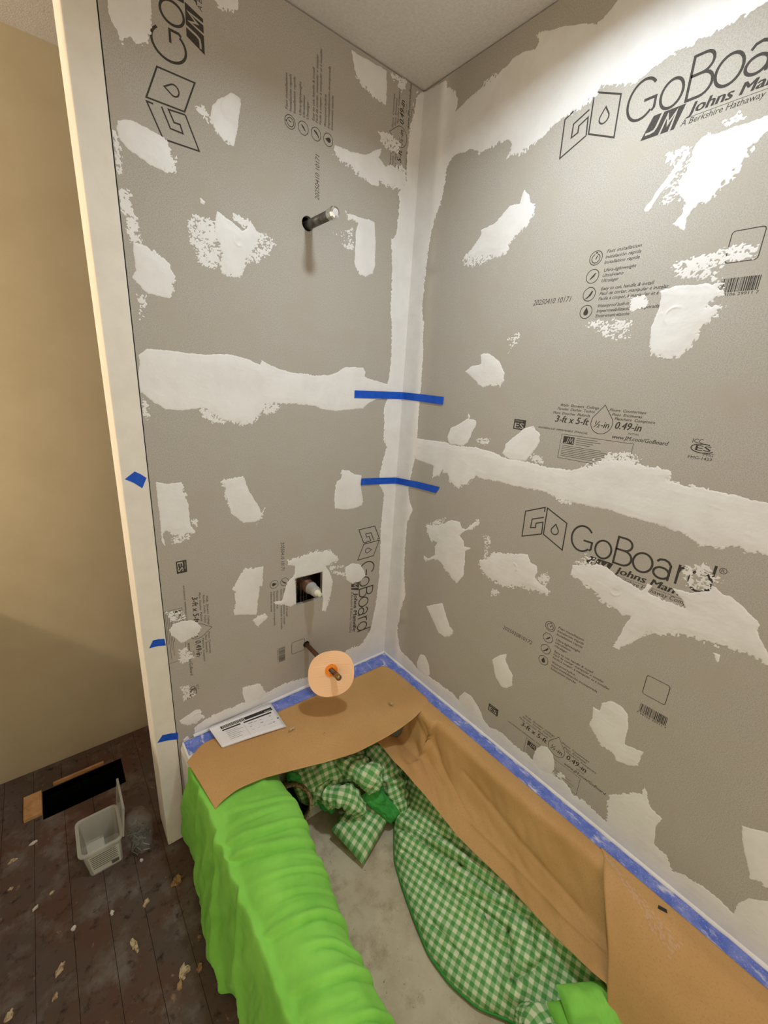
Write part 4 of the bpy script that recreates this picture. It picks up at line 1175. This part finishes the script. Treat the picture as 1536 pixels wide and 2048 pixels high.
sv = [p_ + n_ * h_ + a_ * x_ + b_ * y_ for h_ in (.0006, .0022) for x_, y_ in ((-.009, -.004), (.009, -.003), (.008, .004), (-.008, .0035))]
tag(obj('tape_scrap', sv, [(3, 2, 1, 0), (4, 5, 6, 7), (0, 1, 5, 4), (1, 2, 6, 5), (2, 3, 7, 6), (3, 0, 4, 7)], M['print']), 'tiny black scrap lying on the nearest brown paper', 'scrap')

# ------------------------------------------------------------------ cloths


def tube(path, radii, m, name, parent=None, flat=1.0, seed=0, wr=.004, n=28, uvs=50):
    """soft rolled fold of cloth along a path of (x, y, z), closed ends, wrinkled"""
    K = np.array(path, float)
    tq = np.linspace(0, len(K) - 1, 44)
    C_ = np.stack([np.interp(tq, np.arange(len(K)), K[:, j]) for j in range(3)], -1)
    k = np.ones(7) / 7
    C_ = np.stack([np.convolve(np.pad(C_[:, j], 3, mode='edge'), k, 'valid') for j in range(3)], -1)
    Rr = np.interp(tq, np.arange(len(K)), radii)
    T_ = np.gradient(C_, axis=0)
    T_ /= np.linalg.norm(T_, axis=1, keepdims=True)
    up = np.array([0, 0, 1.0])
    S_ = np.cross(T_, up)
    S_ /= np.linalg.norm(S_, axis=1, keepdims=True) + 1e-9
    U_ = np.cross(S_, T_)
    V, UVs = [], []
    L = 0
    endf = np.sqrt(np.clip(1 - (np.abs(np.linspace(-1, 1, 44)) ** 8), 0.0, 1))
    for i in range(44):
        if i:
            L += np.linalg.norm(C_[i] - C_[i - 1])
        for j in range(n):
            a = 2 * math.pi * j / n
            w = 1 + (wr / max(Rr[i], 1e-4)) * float(fbm(i * .33 + math.cos(a) * 1.2, math.sin(a) * 1.6 + i * .11, seed, 2)) * 2
            r = Rr[i] * endf[i] * w + 1e-5
            V.append(C_[i] + S_[i] * (math.cos(a) * r) + U_[i] * (math.sin(a) * r * flat))
            UVs.append((L * uvs, j / n * Rr.mean() * 2 * math.pi * uvs))
    F = [(i * n + j, i * n + (j + 1) % n, (i + 1) * n + (j + 1) % n, (i + 1) * n + j) for i in range(43) for j in range(n)]
    return obj(name, V, F, m, parent, True, np.array(UVs))


def pillow(corners, h, m, name, parent=None, seed=0, uvs=50, wr=.004, n=36, droop=0):
    """stuffed cloth piece between four corners"""
    c = [np.array(p, float) for p in corners]
    s_, t_ = np.meshgrid(np.linspace(0, 1, n), np.linspace(0, 1, n), indexing='ij')
    P = (c[0][None, None] * ((1 - s_) * (1 - t_))[..., None] + c[1][None, None] * (s_ * (1 - t_))[..., None] + c[2][None, None] * (s_ * t_)[..., None] + c[3][None, None] * ((1 - s_) * t_)[..., None])
    N = np.cross(c[1] - c[0], c[3] - c[0]).astype(float)
    N /= np.linalg.norm(N)
    if N[2] < 0:
        N = -N
    env = ((1 - (2 * s_ - 1) ** 4) * (1 - (2 * t_ - 1) ** 4)) ** .6
    w = fbm(s_ * 5, t_ * 5, seed, 3)
    T_ = P + N * ((h * env * (1 + .25 * w) + wr * w * env)[..., None])
    B_ = P - N * ((h * .35 * env)[..., None])
    lu, lv = np.linalg.norm(c[1] - c[0]), np.linalg.norm(c[3] - c[0])
    uv = np.stack([s_ * lu * uvs, t_ * lv * uvs], -1).reshape(-1, 2)
    I = np.arange(n * n).reshape(n, n)
    f = np.stack([I[:-1, :-1], I[1:, :-1], I[1:, 1:], I[:-1, 1:]], -1).reshape(-1, 4)
    V = np.concatenate([T_.reshape(-1, 3), B_.reshape(-1, 3)])
    F = np.concatenate([f, f[:, ::-1] + n * n])
    return obj(name, V, F, m, parent, True, np.concatenate([uv, uv]))


# lime sheet bundled over the front rim
yy = np.linspace(-.115, -1.30, 330)
cc = np.linspace(0, 1, 130)
rows = []
for y in yy:
    b = float(sstep(.245, .42, np.array(-y)))             # swells once clear of the paper
    hem = float(curve([(-1.3, .16), (-.68, .13), (-.60, .06), (-.52, .012), (0.1, .004)], [y])[0, 0])
    flare = .034 * math.exp(-((y + .405) / .05) ** 2) + .012 * math.exp(-((y + .30) / .06) ** 2)
    inn = float(curve([(-1.3, -.650), (-.86, -.645), (-.70, -.640), (-.50, -.610), (-.38, -.588), (-.2, -.585), (.1, -.60)], [y])[0, 0])
    top_z = .3865 + .034 * b
    K = np.array([(0, -.824 - flare, hem), (.14, -.829 - flare * .8, max(hem + .03, .09)), (.28, -.824, .21), (.40, -.815, .32), (.48, -.800, .368 + .010 * b), (.56, -.757, top_z), (.66, -.700, top_z + .008 * b), (.74, inn - .036, top_z - .012), (.81, inn, top_z - .060), (.90, inn - .008, .20), (1, inn - .02, .075)])
    xs = np.interp(cc, K[:, 0], K[:, 1])
    zs = np.interp(cc, K[:, 0], K[:, 2])
    k = np.ones(11) / 11
    xs = np.convolve(np.pad(xs, 5, mode='edge'), k, 'valid')
    zs = np.convolve(np.pad(zs, 5, mode='edge'), k, 'valid')
    back = .115 * np.clip(1 - zs / .37, 0, 1) * max(0.0, 1 - (-.115 - y) / .45) * (cc < .5)
    rows.append(np.stack([xs, y + back, zs], -1))
P = np.array(rows)
N = normals(P)
if N[150, 80, 2] < 0:
    N = -N
Y, C = np.broadcast_to(yy[:, None], P[..., 1].shape), np.broadcast_to(cc[None, :], P[..., 1].shape)
topm = sstep(.40, .52, C) * (1 - .5 * sstep(.84, .96, C)) * sstep(.25, .34, -Y)
ph = Y + .24 * (C - .62) + .018 * fbm(Y * 7, C * 4, 51, 2)
d = .0034 * fbm(ph * 30, C * 2.2, 52, 3) * topm
d = d + .0100 * np.maximum(0, fbm(ph * 11, C * 2.4, 57, 2)) * topm
rl = np.random.RandomState(5)
for y0, c0, hw, a, w in ((-.425, .60, .26, .012, .011), (-.470, .62, .27, .018, .013), (-.335, .68, .20, .006, .009), (-.375, .55, .14, .007, .009), (-.535, .68, .16, .005, .008), (-.585, .66, .20, .006, .008), (-.645, .62, .27, .011, .010),
                         (-.700, .72, .14, .008, .008), (-.748, .60, .24, .012, .011), (-.81, .66, .22, .008, .009), (-.865, .60, .24, .010, .012), (-.50, .76, .08, .006, .007), (-.615, .54, .10, .005, .007), (-.78, .56, .10, .006, .008)):
    # a fold: soft lip beside a sharp crease, slanting over the roll and dying out at both ends
    t_ = (ph - y0 - .05 * (C - c0) ** 2 * 8) / w
    fade = np.exp(-((C - c0) / hw) ** 4) * (.75 + .45 * noise(C * 6, Y * 3 + y0 * 50, 60))
    d = d + a * topm * fade * (np.exp(-((t_ - 1.1) / .85) ** 2) * .8 - np.exp(-(t_ / .42) ** 2) * 1.05)
sk = (1 - sstep(.36, .52, C))
pk = Y + .22 * C
d = d + sk * (.016 * noise(pk * 13, C * 1.0, 55) + .008 * noise(pk * 31 + C, C * 1.6, 56) + .003 * fbm(pk * 60, C * 6, 59, 2))
for y0, y1, a in ((-.34, -.47, .014), (-.20, -.27, .010), (-.28, -.36, .008), (-.50, -.56, .012)):
    # long pleats running down the outside
    cl = y0 + (y1 - y0) * (1 - C / .5)
    d = d + sk * a * (np.exp(-((Y - cl) / .012) ** 2) - .8 * np.exp(-((Y - cl - .022) / .010) ** 2))
d = d + .0012 * fbm(Y * 40, C * 14, 58, 2)
P = P + N * d[..., None]
P[..., 0] = np.where(C < .40, np.minimum(P[..., 0], -.8085), P[..., 0])
P[..., 2] = np.where((C > .44) & (C < .72), np.maximum(P[..., 2], .3845), P[..., 2])
near = (C < .62) & (P[..., 0] > -.8125) & (P[..., 2] < .3875)
P[..., 0] = np.where(near & (P[..., 2] < .368), -.8125, P[..., 0])
P[..., 2] = np.where(near & (P[..., 2] >= .368), .3880, P[..., 2])
P[..., 2] = np.where(Y > -.27, np.minimum(P[..., 2], .3905), P[..., 2])
P[..., 2] = np.maximum(P[..., 2], .003)
for _ in range(3):
    Q = P.copy()
    Q[1:-1, 1:-1] = (P[1:-1, 1:-1] * 2 + P[:-2, 1:-1] + P[2:, 1:-1] + P[1:-1, :-2] + P[1:-1, 2:]) / 6
    wgt = (sstep(.30, .40, C) * (1 - sstep(.56, .64, C)))[..., None]
    P = P * (1 - wgt) + Q * wgt
lim = sheet('draped_sheet', P, M['lime'], .0022)
tag(lim, 'lime green cotton sheet bundled over the front rim of the tub', 'sheet')

# gingham comforter lying in the tub
yy = np.linspace(-.31, -1.12, 260)
cc = np.linspace(0, 1, 130)
lx = curve([(-1.12, -.285, 0), (-1.04, -.295, 0), (-.985, -.315, 0), (-.93, -.340, 0), (-.87, -.385, 0), (-.80, -.407, 0), (-.73, -.410, 0), (-.65, -.390, 0), (-.56, -.360, 0), (-.50, -.335, 0), (-.42, -.268, 0), (-.35, -.235, 0), (-.30, -.225, 0)], yy)[:, 0]
k = np.ones(9) / 9
lx = np.convolve(np.pad(lx, 4, mode='edge'), k, 'valid')
P = np.zeros((260, 130, 3))
for i, y in enumerate(yy):
    w = -.118 - lx[i]
    K = np.array([(0, lx[i] + .012, .066), (.03, lx[i], .074), (.08, lx[i] + .008, .092), (.2, lx[i] + w * .16, .112), (.45, lx[i] + w * .45, .125), (.7, lx[i] + w * .72, .165), (1, -.125, .235)])
    xs = np.interp(cc, K[:, 0], K[:, 1])
    zs = np.interp(cc, K[:, 0], K[:, 2])
    kk = np.ones(5) / 5
    P[i] = np.stack([np.convolve(np.pad(xs, 2, mode='edge'), kk, 'valid'), np.full_like(xs, y), np.convolve(np.pad(zs, 2, mode='edge'), kk, 'valid')], -1)
N = normals(P)
if N[100, 60, 2] < 0:
    N = -N
Y, X = P[..., 1], P[..., 0]
C = np.broadcast_to(cc[None, :], Y.shape)
env = sstep(.03, .2, C)
d = .013 * fbm(X * 9 + Y * 4, Y * 6, 61, 2) + .006 * fbm(X * 30 + Y * 9, Y * 16, 64, 2)
for (x0, y0, x1, y1, a, w) in ((-.285, -.44, -.225, -.66, .012, .008), (-.225, -.66, -.205, -.78, .012, .008), (-.315, -.52, -.24, -.84, .007, .006), (-.24, -.84, -.30, -.90, .010, .008), (-.30, -.90, -.215, -.93, .008, .008), (-.25, -.50, -.20, -.60, .008, .010), (-.37, -.70, -.36, -.80, .005, .006), (-.26, -.72, -.19, -.86, .008, .008), (-.22, -.90, -.17, -.86, .010, .010)):
    ex, ey = x1 - x0, y1 - y0
    L2 = ex * ex + ey * ey
    tt = np.clip(((X - x0) * ex + (Y - y0) * ey) / L2, 0, 1)
    dd = np.hypot(X - x0 - tt * ex, Y - y0 - tt * ey)
    sd = ((X - x0) * ey - (Y - y0) * ex) / math.sqrt(L2)
    d = d - 1.5 * a * np.exp(-(dd / (.8 * w)) ** 2) + a * 1.0 * np.exp(-((dd - 2.2 * w) / (1.6 * w)) ** 2)
d = d + .003 * fbm(X * 40, Y * 34, 63, 2)
P = P + N * (d * env)[..., None]
P[..., 2] = np.maximum(P[..., 2], .0645)
du = np.concatenate([np.zeros((1, 130)), np.cumsum(np.linalg.norm(np.diff(P, axis=0), axis=-1), 0)], 0)
ang = math.radians(18)
gu = (P[..., 0] * math.cos(ang) + P[..., 1] * math.sin(ang)) / .0215
gv = (-P[..., 0] * math.sin(ang) + P[..., 1] * math.cos(ang)) / .0215
gz = (P[..., 2] - .1) / .0215 * .8
com = empty('gingham_comforter', (-.30, -.75, .07))
tag(com, 'green and cream gingham comforter spread along the tub floor under the brown paper', 'comforter')
keep(sheet('quilt', P, M['gingham'], .003, np.stack([gu + gz, gv], -1)), com)
edge = [(lx[i] + .001, yy[i], .0715) for i in range(0, 260, 6)]
V, F = [], []
n = 8
for i, p in enumerate(edge):
    for j in range(n):
        a = 2 * math.pi * j / n
        V.append((p[0] + .0042 * math.cos(a), p[1], p[2] + .0042 * math.sin(a)))
F = [(i * n + j, i * n + (j + 1) % n, (i + 1) * n + (j + 1) % n, (i + 1) * n + j) for i in range(len(edge) - 1) for j in range(n)]
keep(obj('piping', V, F, M['green'], None, True), com)

# bunched end of gingham in the corner of the tub
bun = tag(empty('gingham_bundle', (-.40, -.33, .07)), 'bunched gingham blanket end with a pointed corner, below the paper in the tub corner', 'blanket')
keep(pillow([(-.462, -.335, .112), (-.428, -.462, .082), (-.268, -.402, .098), (-.345, -.300, .140)], .030, M['gingham'], 'pointed_corner', None, 71, 46), bun)
keep(tube([(-.470, -.235, .215), (-.450, -.285, .205), (-.425, -.318, .215), (-.390, -.345, .195), (-.362, -.368, .145)], [.034, .036, .034, .034, .026], M['gingham'], 'fold', None, 1.0, 72, .007), bun)
keep(tube([(-.37, -.22, .25), (-.350, -.29, .255), (-.325, -.345, .245), (-.300, -.372, .215)], [.034, .042, .042, .030], M['gingham'], 'fold', None, 1.0, 74, .007), bun)
keep(pillow([(-.365, -.345, .185), (-.300, -.350, .205), (-.238, -.420, .105), (-.290, -.425, .095)], .020, M['green'], 'backing', None, 76, 40, .006), bun)
keep(tube([(-.545, -.195, .270), (-.500, -.222, .225), (-.455, -.255, .165), (-.420, -.292, .115)], [.018, .024, .026, .020], M['green'], 'hem', None, .8, 78, .006), bun)
keep(tube([(-.26, -.24, .25), (-.225, -.31, .20), (-.230, -.37, .14), (-.238, -.43, .09)], [.042, .048, .044, .02], M['gingham'], 'fold', None, 1.0, 79, .008), bun)
keep(tube([(-.53, -.20, .19), (-.44, -.215, .21), (-.34, -.225, .20), (-.25, -.23, .18)], [.06, .07, .07, .06], M['gingham'], 'fold', None, 1.0, 73, .009), bun)

# lime towel folded near the foot end
tow = tag(empty('folded_towel', (-.24, -1.05, .1)), 'lime green towel folded against the brown paper near the foot of the tub', 'towel')
keep(pillow([(-.262, -.978, .190), (-.172, -1.042, .200), (-.245, -1.165, .190), (-.345, -1.100, .175)], .030, M['lime'], 'top_fold', None, 81, 40, .003), tow)
keep(pillow([(-.285, -.975, .150), (-.170, -1.048, .160), (-.245, -1.180, .150), (-.372, -1.110, .135)], .034, M['lime'], 'lower_fold', None, 82, 40, .004), tow)
keep(tube([(-.325, -.930, .085), (-.318, -.975, .115), (-.335, -1.03, .125), (-.37, -1.11, .11)], [.022, .040, .048, .045], M['gingham'], 'gingham_corner', None, .9, 83, .006), tow)

# rolled felt mat end
mr = empty('rolled_mat', (-.555, -.24, .13))
tag(mr, 'speckled tan rolled felt mat end peeking out beside the lime sheet', 'mat')
V, F = [], []
ax = Vector((-.42, -.72, .72)).normalized()
e1 = Vector((1, 0, 0))
e1 = (e1 - ax * e1.dot(ax)).normalized()
e2 = ax.cross(e1)
c0 = Vector((-.568, -.275, .225))
n = 40
prof = [(-.13, .062), (-.006, .062), (0, .0605), (.002, .057), (0, .0535), (-.006, .052), (-.13, .052)]
for dd, r in prof:
    for i in range(n):
        a = 2 * math.pi * i / n
        V.append(c0 + ax * dd + e1 * (math.cos(a) * r) + e2 * (math.sin(a) * r * 1.0))
F = [(k * n + i, k * n + (i + 1) % n, (k + 1) * n + (i + 1) % n, (k + 1) * n + i) for k in range(len(prof) - 1) for i in range(n)]
keep(obj('roll', V, F, M['mat_roll'], None, True), mr)
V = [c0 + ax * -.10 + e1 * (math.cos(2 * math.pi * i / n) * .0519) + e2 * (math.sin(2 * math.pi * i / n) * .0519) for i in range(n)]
keep(obj('roll_shade', V, [tuple(range(n))], M['cavity']), mr)  # black disc standing in for the shade inside the roll

# ------------------------------------------------------------------ leaflet on the tub end
c = [Vector((-.722, -.006, .4005)), Vector((-.518, -.012, .3960)), Vector((-.520, -.136, .3950)), Vector((-.712, -.104, .3985))]
lf = empty('instruction_leaflet', (-.62, -.06, ZD))
tag(lf, 'white printed instruction leaflet with black heading lying on the brown paper', 'leaflet')


def lp(a, b, h=0.0):
    p = (c[0] * (1 - a) + c[1] * a) * (1 - b) + (c[3] * (1 - a) + c[2] * a) * b
    return p + Vector((0, 0, h + .0022 * math.sin(math.pi * a) * b))


P = np.array([[tuple(lp(a, b)) for b in np.linspace(0, 1, 10)] for a in np.linspace(0, 1, 16)])
keep(sheet('page', P, M['paper'], .0005), lf)
P2 = P.copy()
P2[..., 2] -= .0022
P2[..., 0] += .003
P2[..., 1] -= .001
keep(sheet('under_page', P2, M['paper'], .0005), lf)


def lbar(mb, a0, a1, b0, b1):
    n = 8
    for i in range(n):
        u0, u1 = a0 + (a1 - a0) * i / n, a0 + (a1 - a0) * (i + 1) / n
        mb.add([lp(u0, b0, .0005), lp(u1, b0, .0005), lp(u1, b1, .0005), lp(u0, b1, .0005)], [(0, 3, 2, 1)])


hb = MB()
lbar(hb, .14, .97, .17, .29)
head_band = keep(hb.build('heading_band', M['print']), lf)
hb = MB()
lbar(hb, .14, .42, .33, .385)
lbar(hb, .47, .93, .335, .39)
lbar(hb, .955, .985, .62, .66)
keep(hb.build('subheading_band', M['print']), lf)['kind'] = 'stuff'
hb = MB()
rnd = random.Random(8)
for k in range(6):
    lbar(hb, .17, .17 + rnd.uniform(.16, .26), .45 + k * .07, .465 + k * .07)
for k in range(3):
    for j in range(5):
        a0 = .52 + j * .085
        lbar(hb, a0, a0 + rnd.uniform(.03, .07), .47 + k * .13 + rnd.uniform(-.02, .02), .485 + k * .13)
lbar(hb, .455, .458, .45, .92)
keep(hb.build('small_print', M['printgrey']), lf)['kind'] = 'stuff'
hb = MB()
for k in range(14):
    a0 = .16 + k * .026
    hb.add([lp(a0, .195, .0008), lp(a0 + .018, .195, .0008), lp(a0 + .018, .22, .0008), lp(a0, .22, .0008)], [(0, 3, 2, 1)])
    hb.add([lp(a0, .245, .0008), lp(a0 + .02, .245, .0008), lp(a0 + .02, .27, .0008), lp(a0, .27, .0008)], [(0, 3, 2, 1)])
for k in range(5):
    a0 = .84 + k * .022
    hb.add([lp(a0, .245, .0008), lp(a0 + .014, .245, .0008), lp(a0 + .014, .272, .0008), lp(a0, .272, .0008)], [(0, 3, 2, 1)])
hb.build('heading_print', M['whitetext'], head_band)['kind'] = 'stuff'

# ------------------------------------------------------------------ crumbs, shavings, wood


def flake(x, y, z, lx_, ly_, rot, h, m, label, group, name='plaster_flake', seed=0):
    rnd = random.Random(seed)
    n = 14
    V = []
    for zz, sc in ((0, 1), (h, .86)):
        for i in range(n):
            a = 2 * math.pi * i / n
            r = sc * (.55 + .65 * random.Random(seed * 31 + i).random())
            px, py = lx_ * r * math.cos(a), ly_ * r * math.sin(a)
            V.append((x + px * math.cos(rot) - py * math.sin(rot), y + px * math.sin(rot) + py * math.cos(rot), z + zz + (.25 * h * rnd.random() if zz else 0)))
    F = [tuple(range(n))[::-1], tuple(range(n, 2 * n))] + [(i, (i + 1) % n, n + (i + 1) % n, n + i) for i in range(n)]
    return tag(obj(name, V, F, m), label, 'debris', group)


FG = 'flakes scattered on the floor'
FL = [(-.872, -.123, .022, .015, .4, 1, 'largest tan plaster flake on the floor, nearest the foot of the white post'),
      (-.958, -.130, .011, .009, .8, 0, 'pale flake on the dark floor midway between clear tub and lime sheet'),
      (-1.003, -.214, .008, .022, .25, 0, 'long narrow pale splinter on the dark floor'),
      (-.912, -.350, .014, .018, -.5, 0, 'broad cream flake on the floor left of the lime sheet bulge'),
      (-.928, -.372, .008, .013, -.4, 1, 'brownish flake touching the broad cream flake'),
      (-.877, -.366, .011, .008, .7, 1, 'small tan flake touching the lime sheet bulge'),
      (-1.158, -.158, .008, .016, -.7, 0, 'slanted pale flake at the lower left of the floor'),
      (-1.170, -.213, .006, .010, -.6, 0, 'small pale flake below the slanted one at lower left'),
      (-1.254, -.187, .009, .012, -.5, 0, 'greyish flake at the bottom left edge of the picture'),
      (-1.125, -.079, .006, .008, -.5, 2, 'small white flake in the middle of the left floor'),
      (-1.037, -.100, .006, .007, 0, 2, 'tiny white flake below the clear plastic tub'),
      (-1.258, .229, .012, .007, .2, 0, 'pale smear-like flake at the far left below the wood block'),
      (-1.207, .257, .014, .005, .4, 2, 'thin white sliver left of the clear plastic tub'),
      (-1.206, .037, .010, .004, .5, 2, 'thin white sliver near the left edge of the floor'),
      (-1.260, .137, .006, .005, .5, 0, 'small pale crumb at the far left of the floor'),
      (-.947, .001, .0055, .0055, 0, 2, 'round white crumb beside the bag of screws'),
      (-.861, -.303, .006, .006, 0, 1, 'tiny tan crumb beside the lime sheet'),
      (-1.167, .056, .006, .004, .4, 0, 'tiny pale crumb left of the clear plastic tub front')]
for i, (x, y, a, b, r, mi, lb) in enumerate(FL):
    flake(x, y, .0003, a, b, r, .0035 if a < .02 else .006, (M['flake'], M['tanflake'], M['flakewhite'])[mi], lb, FG, seed=i + 1)
PG = 'crumbs on paper and cloth'
flake(-.509, -.157, .3935, .016, .004, .1, .002, M['flake'], 'long pale wood shaving on the flat brown paper beside the leaflet', PG, 'wood_shaving', 41)
flake(-.170, -.250, .3905, .004, .012, .3, .002, M['flake'], 'upright pale wood shaving on the flat brown paper near the corner', PG, 'wood_shaving', 42)
flake(-.428, -.227, .3915, .0016, .006, .1, .0012, M['flake'], 'tiny pale wood sliver on the flat brown paper below the peach disc', PG, 'wood_shaving', 43)
flake(-.265, -.790, .1480, .0028, .012, -.35, .002, M['flakewhite'], 'small white sliver lying on the gingham comforter', PG, 'wood_shaving', 44)
tag(MB().box((-1.232, .352, .0002), (-1.1835, .452, .012)).build('wood_block', M['wood']), 'pale wood block left of the black floor register hole', 'wood block')
tag(MB().box((-1.150, .4585, .0002), (-.995, .468, .011)).build('wood_strip', M['wood']), 'thin pale wood strip behind the black floor register hole', 'wood strip')

# ------------------------------------------------------------------ clear tub and bag of screws
bx = tag(empty('plastic_tub', (-1.04, .10, 0)), 'small clear plastic tub with printed label and open lid, standing on the dark floor', 'container')
A0 = rrect(-1.076, -.990, .036, .140, .012, .002, 4)
A1 = rrect(-1.088, -.986, .033, .158, .014, .094, 4)
A2 = rrect(-1.095, -.981, .027, .164, .016, .096, 4)
A3 = rrect(-1.095, -.981, .027, .164, .016, .100, 4)
A4 = rrect(-1.086, -.988, .035, .156, .013, .100, 4)
A5 = rrect(-1.075, -.991, .037, .139, .011, .004, 4)
L = [A0, A1, A2, A3, A4, A5]
m_ = len(A0)
V = [p for l in L for p in l]
F = [(k * m_ + i, k * m_ + (i + 1) % m_, (k + 1) * m_ + (i + 1) % m_, (k + 1) * m_ + i) for k in range(5) for i in range(m_)]
F += [tuple(range(m_))[::-1], tuple(range(5 * m_, 6 * m_))]
keep(obj('tub_body', V, F, M['clear']), bx)


def fr(a, b, h=.0006):
    """front wall of the plastic tub: a across, b up"""
    x0 = -1.076 + (-1.088 + 1.076) * b
    x1 = -.990 + (-.986 + .990) * b
    return (x0 + (x1 - x0) * a, .036 - .003 * b - h, .002 + .092 * b)


tub_label = keep(obj('label', [fr(.12, .06), fr(.92, .06), fr(.92, .86), fr(.12, .86)], [(0, 1, 2, 3)], M['whitetext']), bx)
lb = MB()
rnd = random.Random(5)
for k in range(7):
    b0 = .78 - k * .085
    lb.add([fr(.16, b0, .001), fr(.16 + rnd.uniform(.45, .72), b0, .001), fr(.16 + .70, b0 + .03, .001), fr(.16, b0 + .03, .001)], [(0, 1, 2, 3)])
lb.add([fr(.66, .10, .001), fr(.88, .10, .001), fr(.88, .26, .001), fr(.66, .26, .001)], [(0, 1, 2, 3)])
lb.build('label_print', M['inkgrey'], tub_label)['kind'] = 'stuff'
keep(obj('inner_card', [(-1.078, .150, .012), (-1.030, .150, .010), (-1.030, .062, .012), (-1.072, .052, .012), (-1.078, .150, .014), (-1.030, .150, .012), (-1.030, .062, .014), (-1.072, .052, .014)], [(0, 1, 2, 3), (4, 7, 6, 5), (0, 4, 5, 1), (1, 5, 6, 2), (2, 6, 7, 3), (3, 7, 4, 0)], M['whitetext']), bx)
V = []
for (x, z) in ((-.981, .098), (-.979, .098), (-.970, .205), (-.968, .205)):
    V += [(x, .034, z), (x, .168, z)]
lid = MB().add([(-.983, .030, .099), (-.983, .165, .099), (-.972, .170, .190), (-.972, .045, .190), (-.979, .030, .099), (-.979, .165, .099), (-.966, .170, .190), (-.966, .045, .190)],
               [(0, 1, 2, 3), (4, 7, 6, 5), (0, 4, 5, 1), (1, 5, 6, 2), (2, 6, 7, 3), (3, 7, 4, 0)])
keep(lid.build('lid', M['clear']), bx)

bg = tag(empty('screw_bag', (-.94, .07, 0)), 'clear plastic bag of steel screws slumped against the clear tub', 'bag')
n1, n2 = 26, 18
V = []
for i in range(n2 + 1):
    t_ = math.pi * i / n2
    for j in range(n1):
        a = 2 * math.pi * j / n1
        w = 1 + .14 * float(fbm(math.cos(a) * 2 + i * .3, math.sin(a) * 2 + i * .21, 90, 3))
        V.append((-.936 + .040 * math.sin(t_) * math.cos(a) * w, .075 + .078 * math.sin(t_) * math.sin(a) * w, .042 - .0415 * math.cos(t_) * (1 if math.cos(t_) > 0 else w * 1.35)))
F = [(i * n1 + j, i * n1 + (j + 1) % n1, (i + 1) * n1 + (j + 1) % n1, (i + 1) * n1 + j) for i in range(n2) for j in range(n1)]
V = [(x, y, max(z, .0008)) for x, y, z in V]
keep(obj('film', V, F, M['film'], None, True), bg)
sc_ = MB()
rnd = random.Random(12)
for k in range(46):
    p = Vector((-.936 + rnd.uniform(-.024, .024), .062 + rnd.uniform(-.05, .045), .008 + rnd.random() * .034))
    ax = Vector((rnd.uniform(-1, 1), rnd.uniform(-1, 1), rnd.uniform(-.5, .5))).normalized()
    sc_.lathe(p, ax, [(-.013, .0005), (-.010, .0021), (.010, .0021), (.0102, .0052), (.0120, .0052)], 8)
so = keep(sc_.build('screw_heap', M['steel']), bg)
so['kind'] = 'stuff'
keep(MB().lathe((-.950, .085, .078), (-.2, -.5, .8), [(0, .011), (.0016, .011), (.0016, .0045), (0, .0045), (0, .011)], 18, False).build('washer', M['steel']), bg)

# ------------------------------------------------------------------ just outside the frame: vanity, lamps
vn = tag(empty('vanity', (-2.05, .3, 0)), 'white vanity cabinet with pale top against the beige wall, left of the floor hole', 'cabinet')
keep(MB().box((-2.70, .05, .002), (-1.415, FAR - .002, .845)).build('body', M['post']), vn)
keep(MB().box((-2.72, .025, .845), (-1.395, FAR - .002, .872)).build('countertop', M['ceiling']), vn)
for k in range(3):
    d_ = keep(MB().box((-2.68 + k * .42, .034, .06), (-2.28 + k * .42, .0495, .82)).build('door', M['post']), vn)
t = tag(empty('ceiling_light', (LAMP[0], LAMP[1], ZC)), 'slim round white downlight on the ceiling above the tub', 'lamp')
d0, r = ZC - LAMP[2], .075
keep(MB().lathe((LAMP[0], LAMP[1], ZC - .0005), (0, 0, -1), [(0, r), (d0 - .006, r), (d0 - .004, r - .004), (d0 - .004, r - .012), (d0 - .010, r - .014)], 40).build('housing', M['whiteplastic']), t)
keep(MB().lathe((LAMP[0], LAMP[1], LAMP[2] + .0085), (0, 0, -1), [(0, r - .015), (.004, r - .015)], 40).build('diffuser', M['lampglass']), t)
t = tag(empty('globe_lamp', (ROOM[0], ROOM[1], ZC)), 'bare bulb lamp on the ceiling above the vanity', 'lamp')
keep(MB().lathe((ROOM[0], ROOM[1], ZC - .0005), (0, 0, -1), [(0, .06), (.012, .06), (.02, .03), (.05, .022)], 32).build('lamp_base', M['whiteplastic']), t)
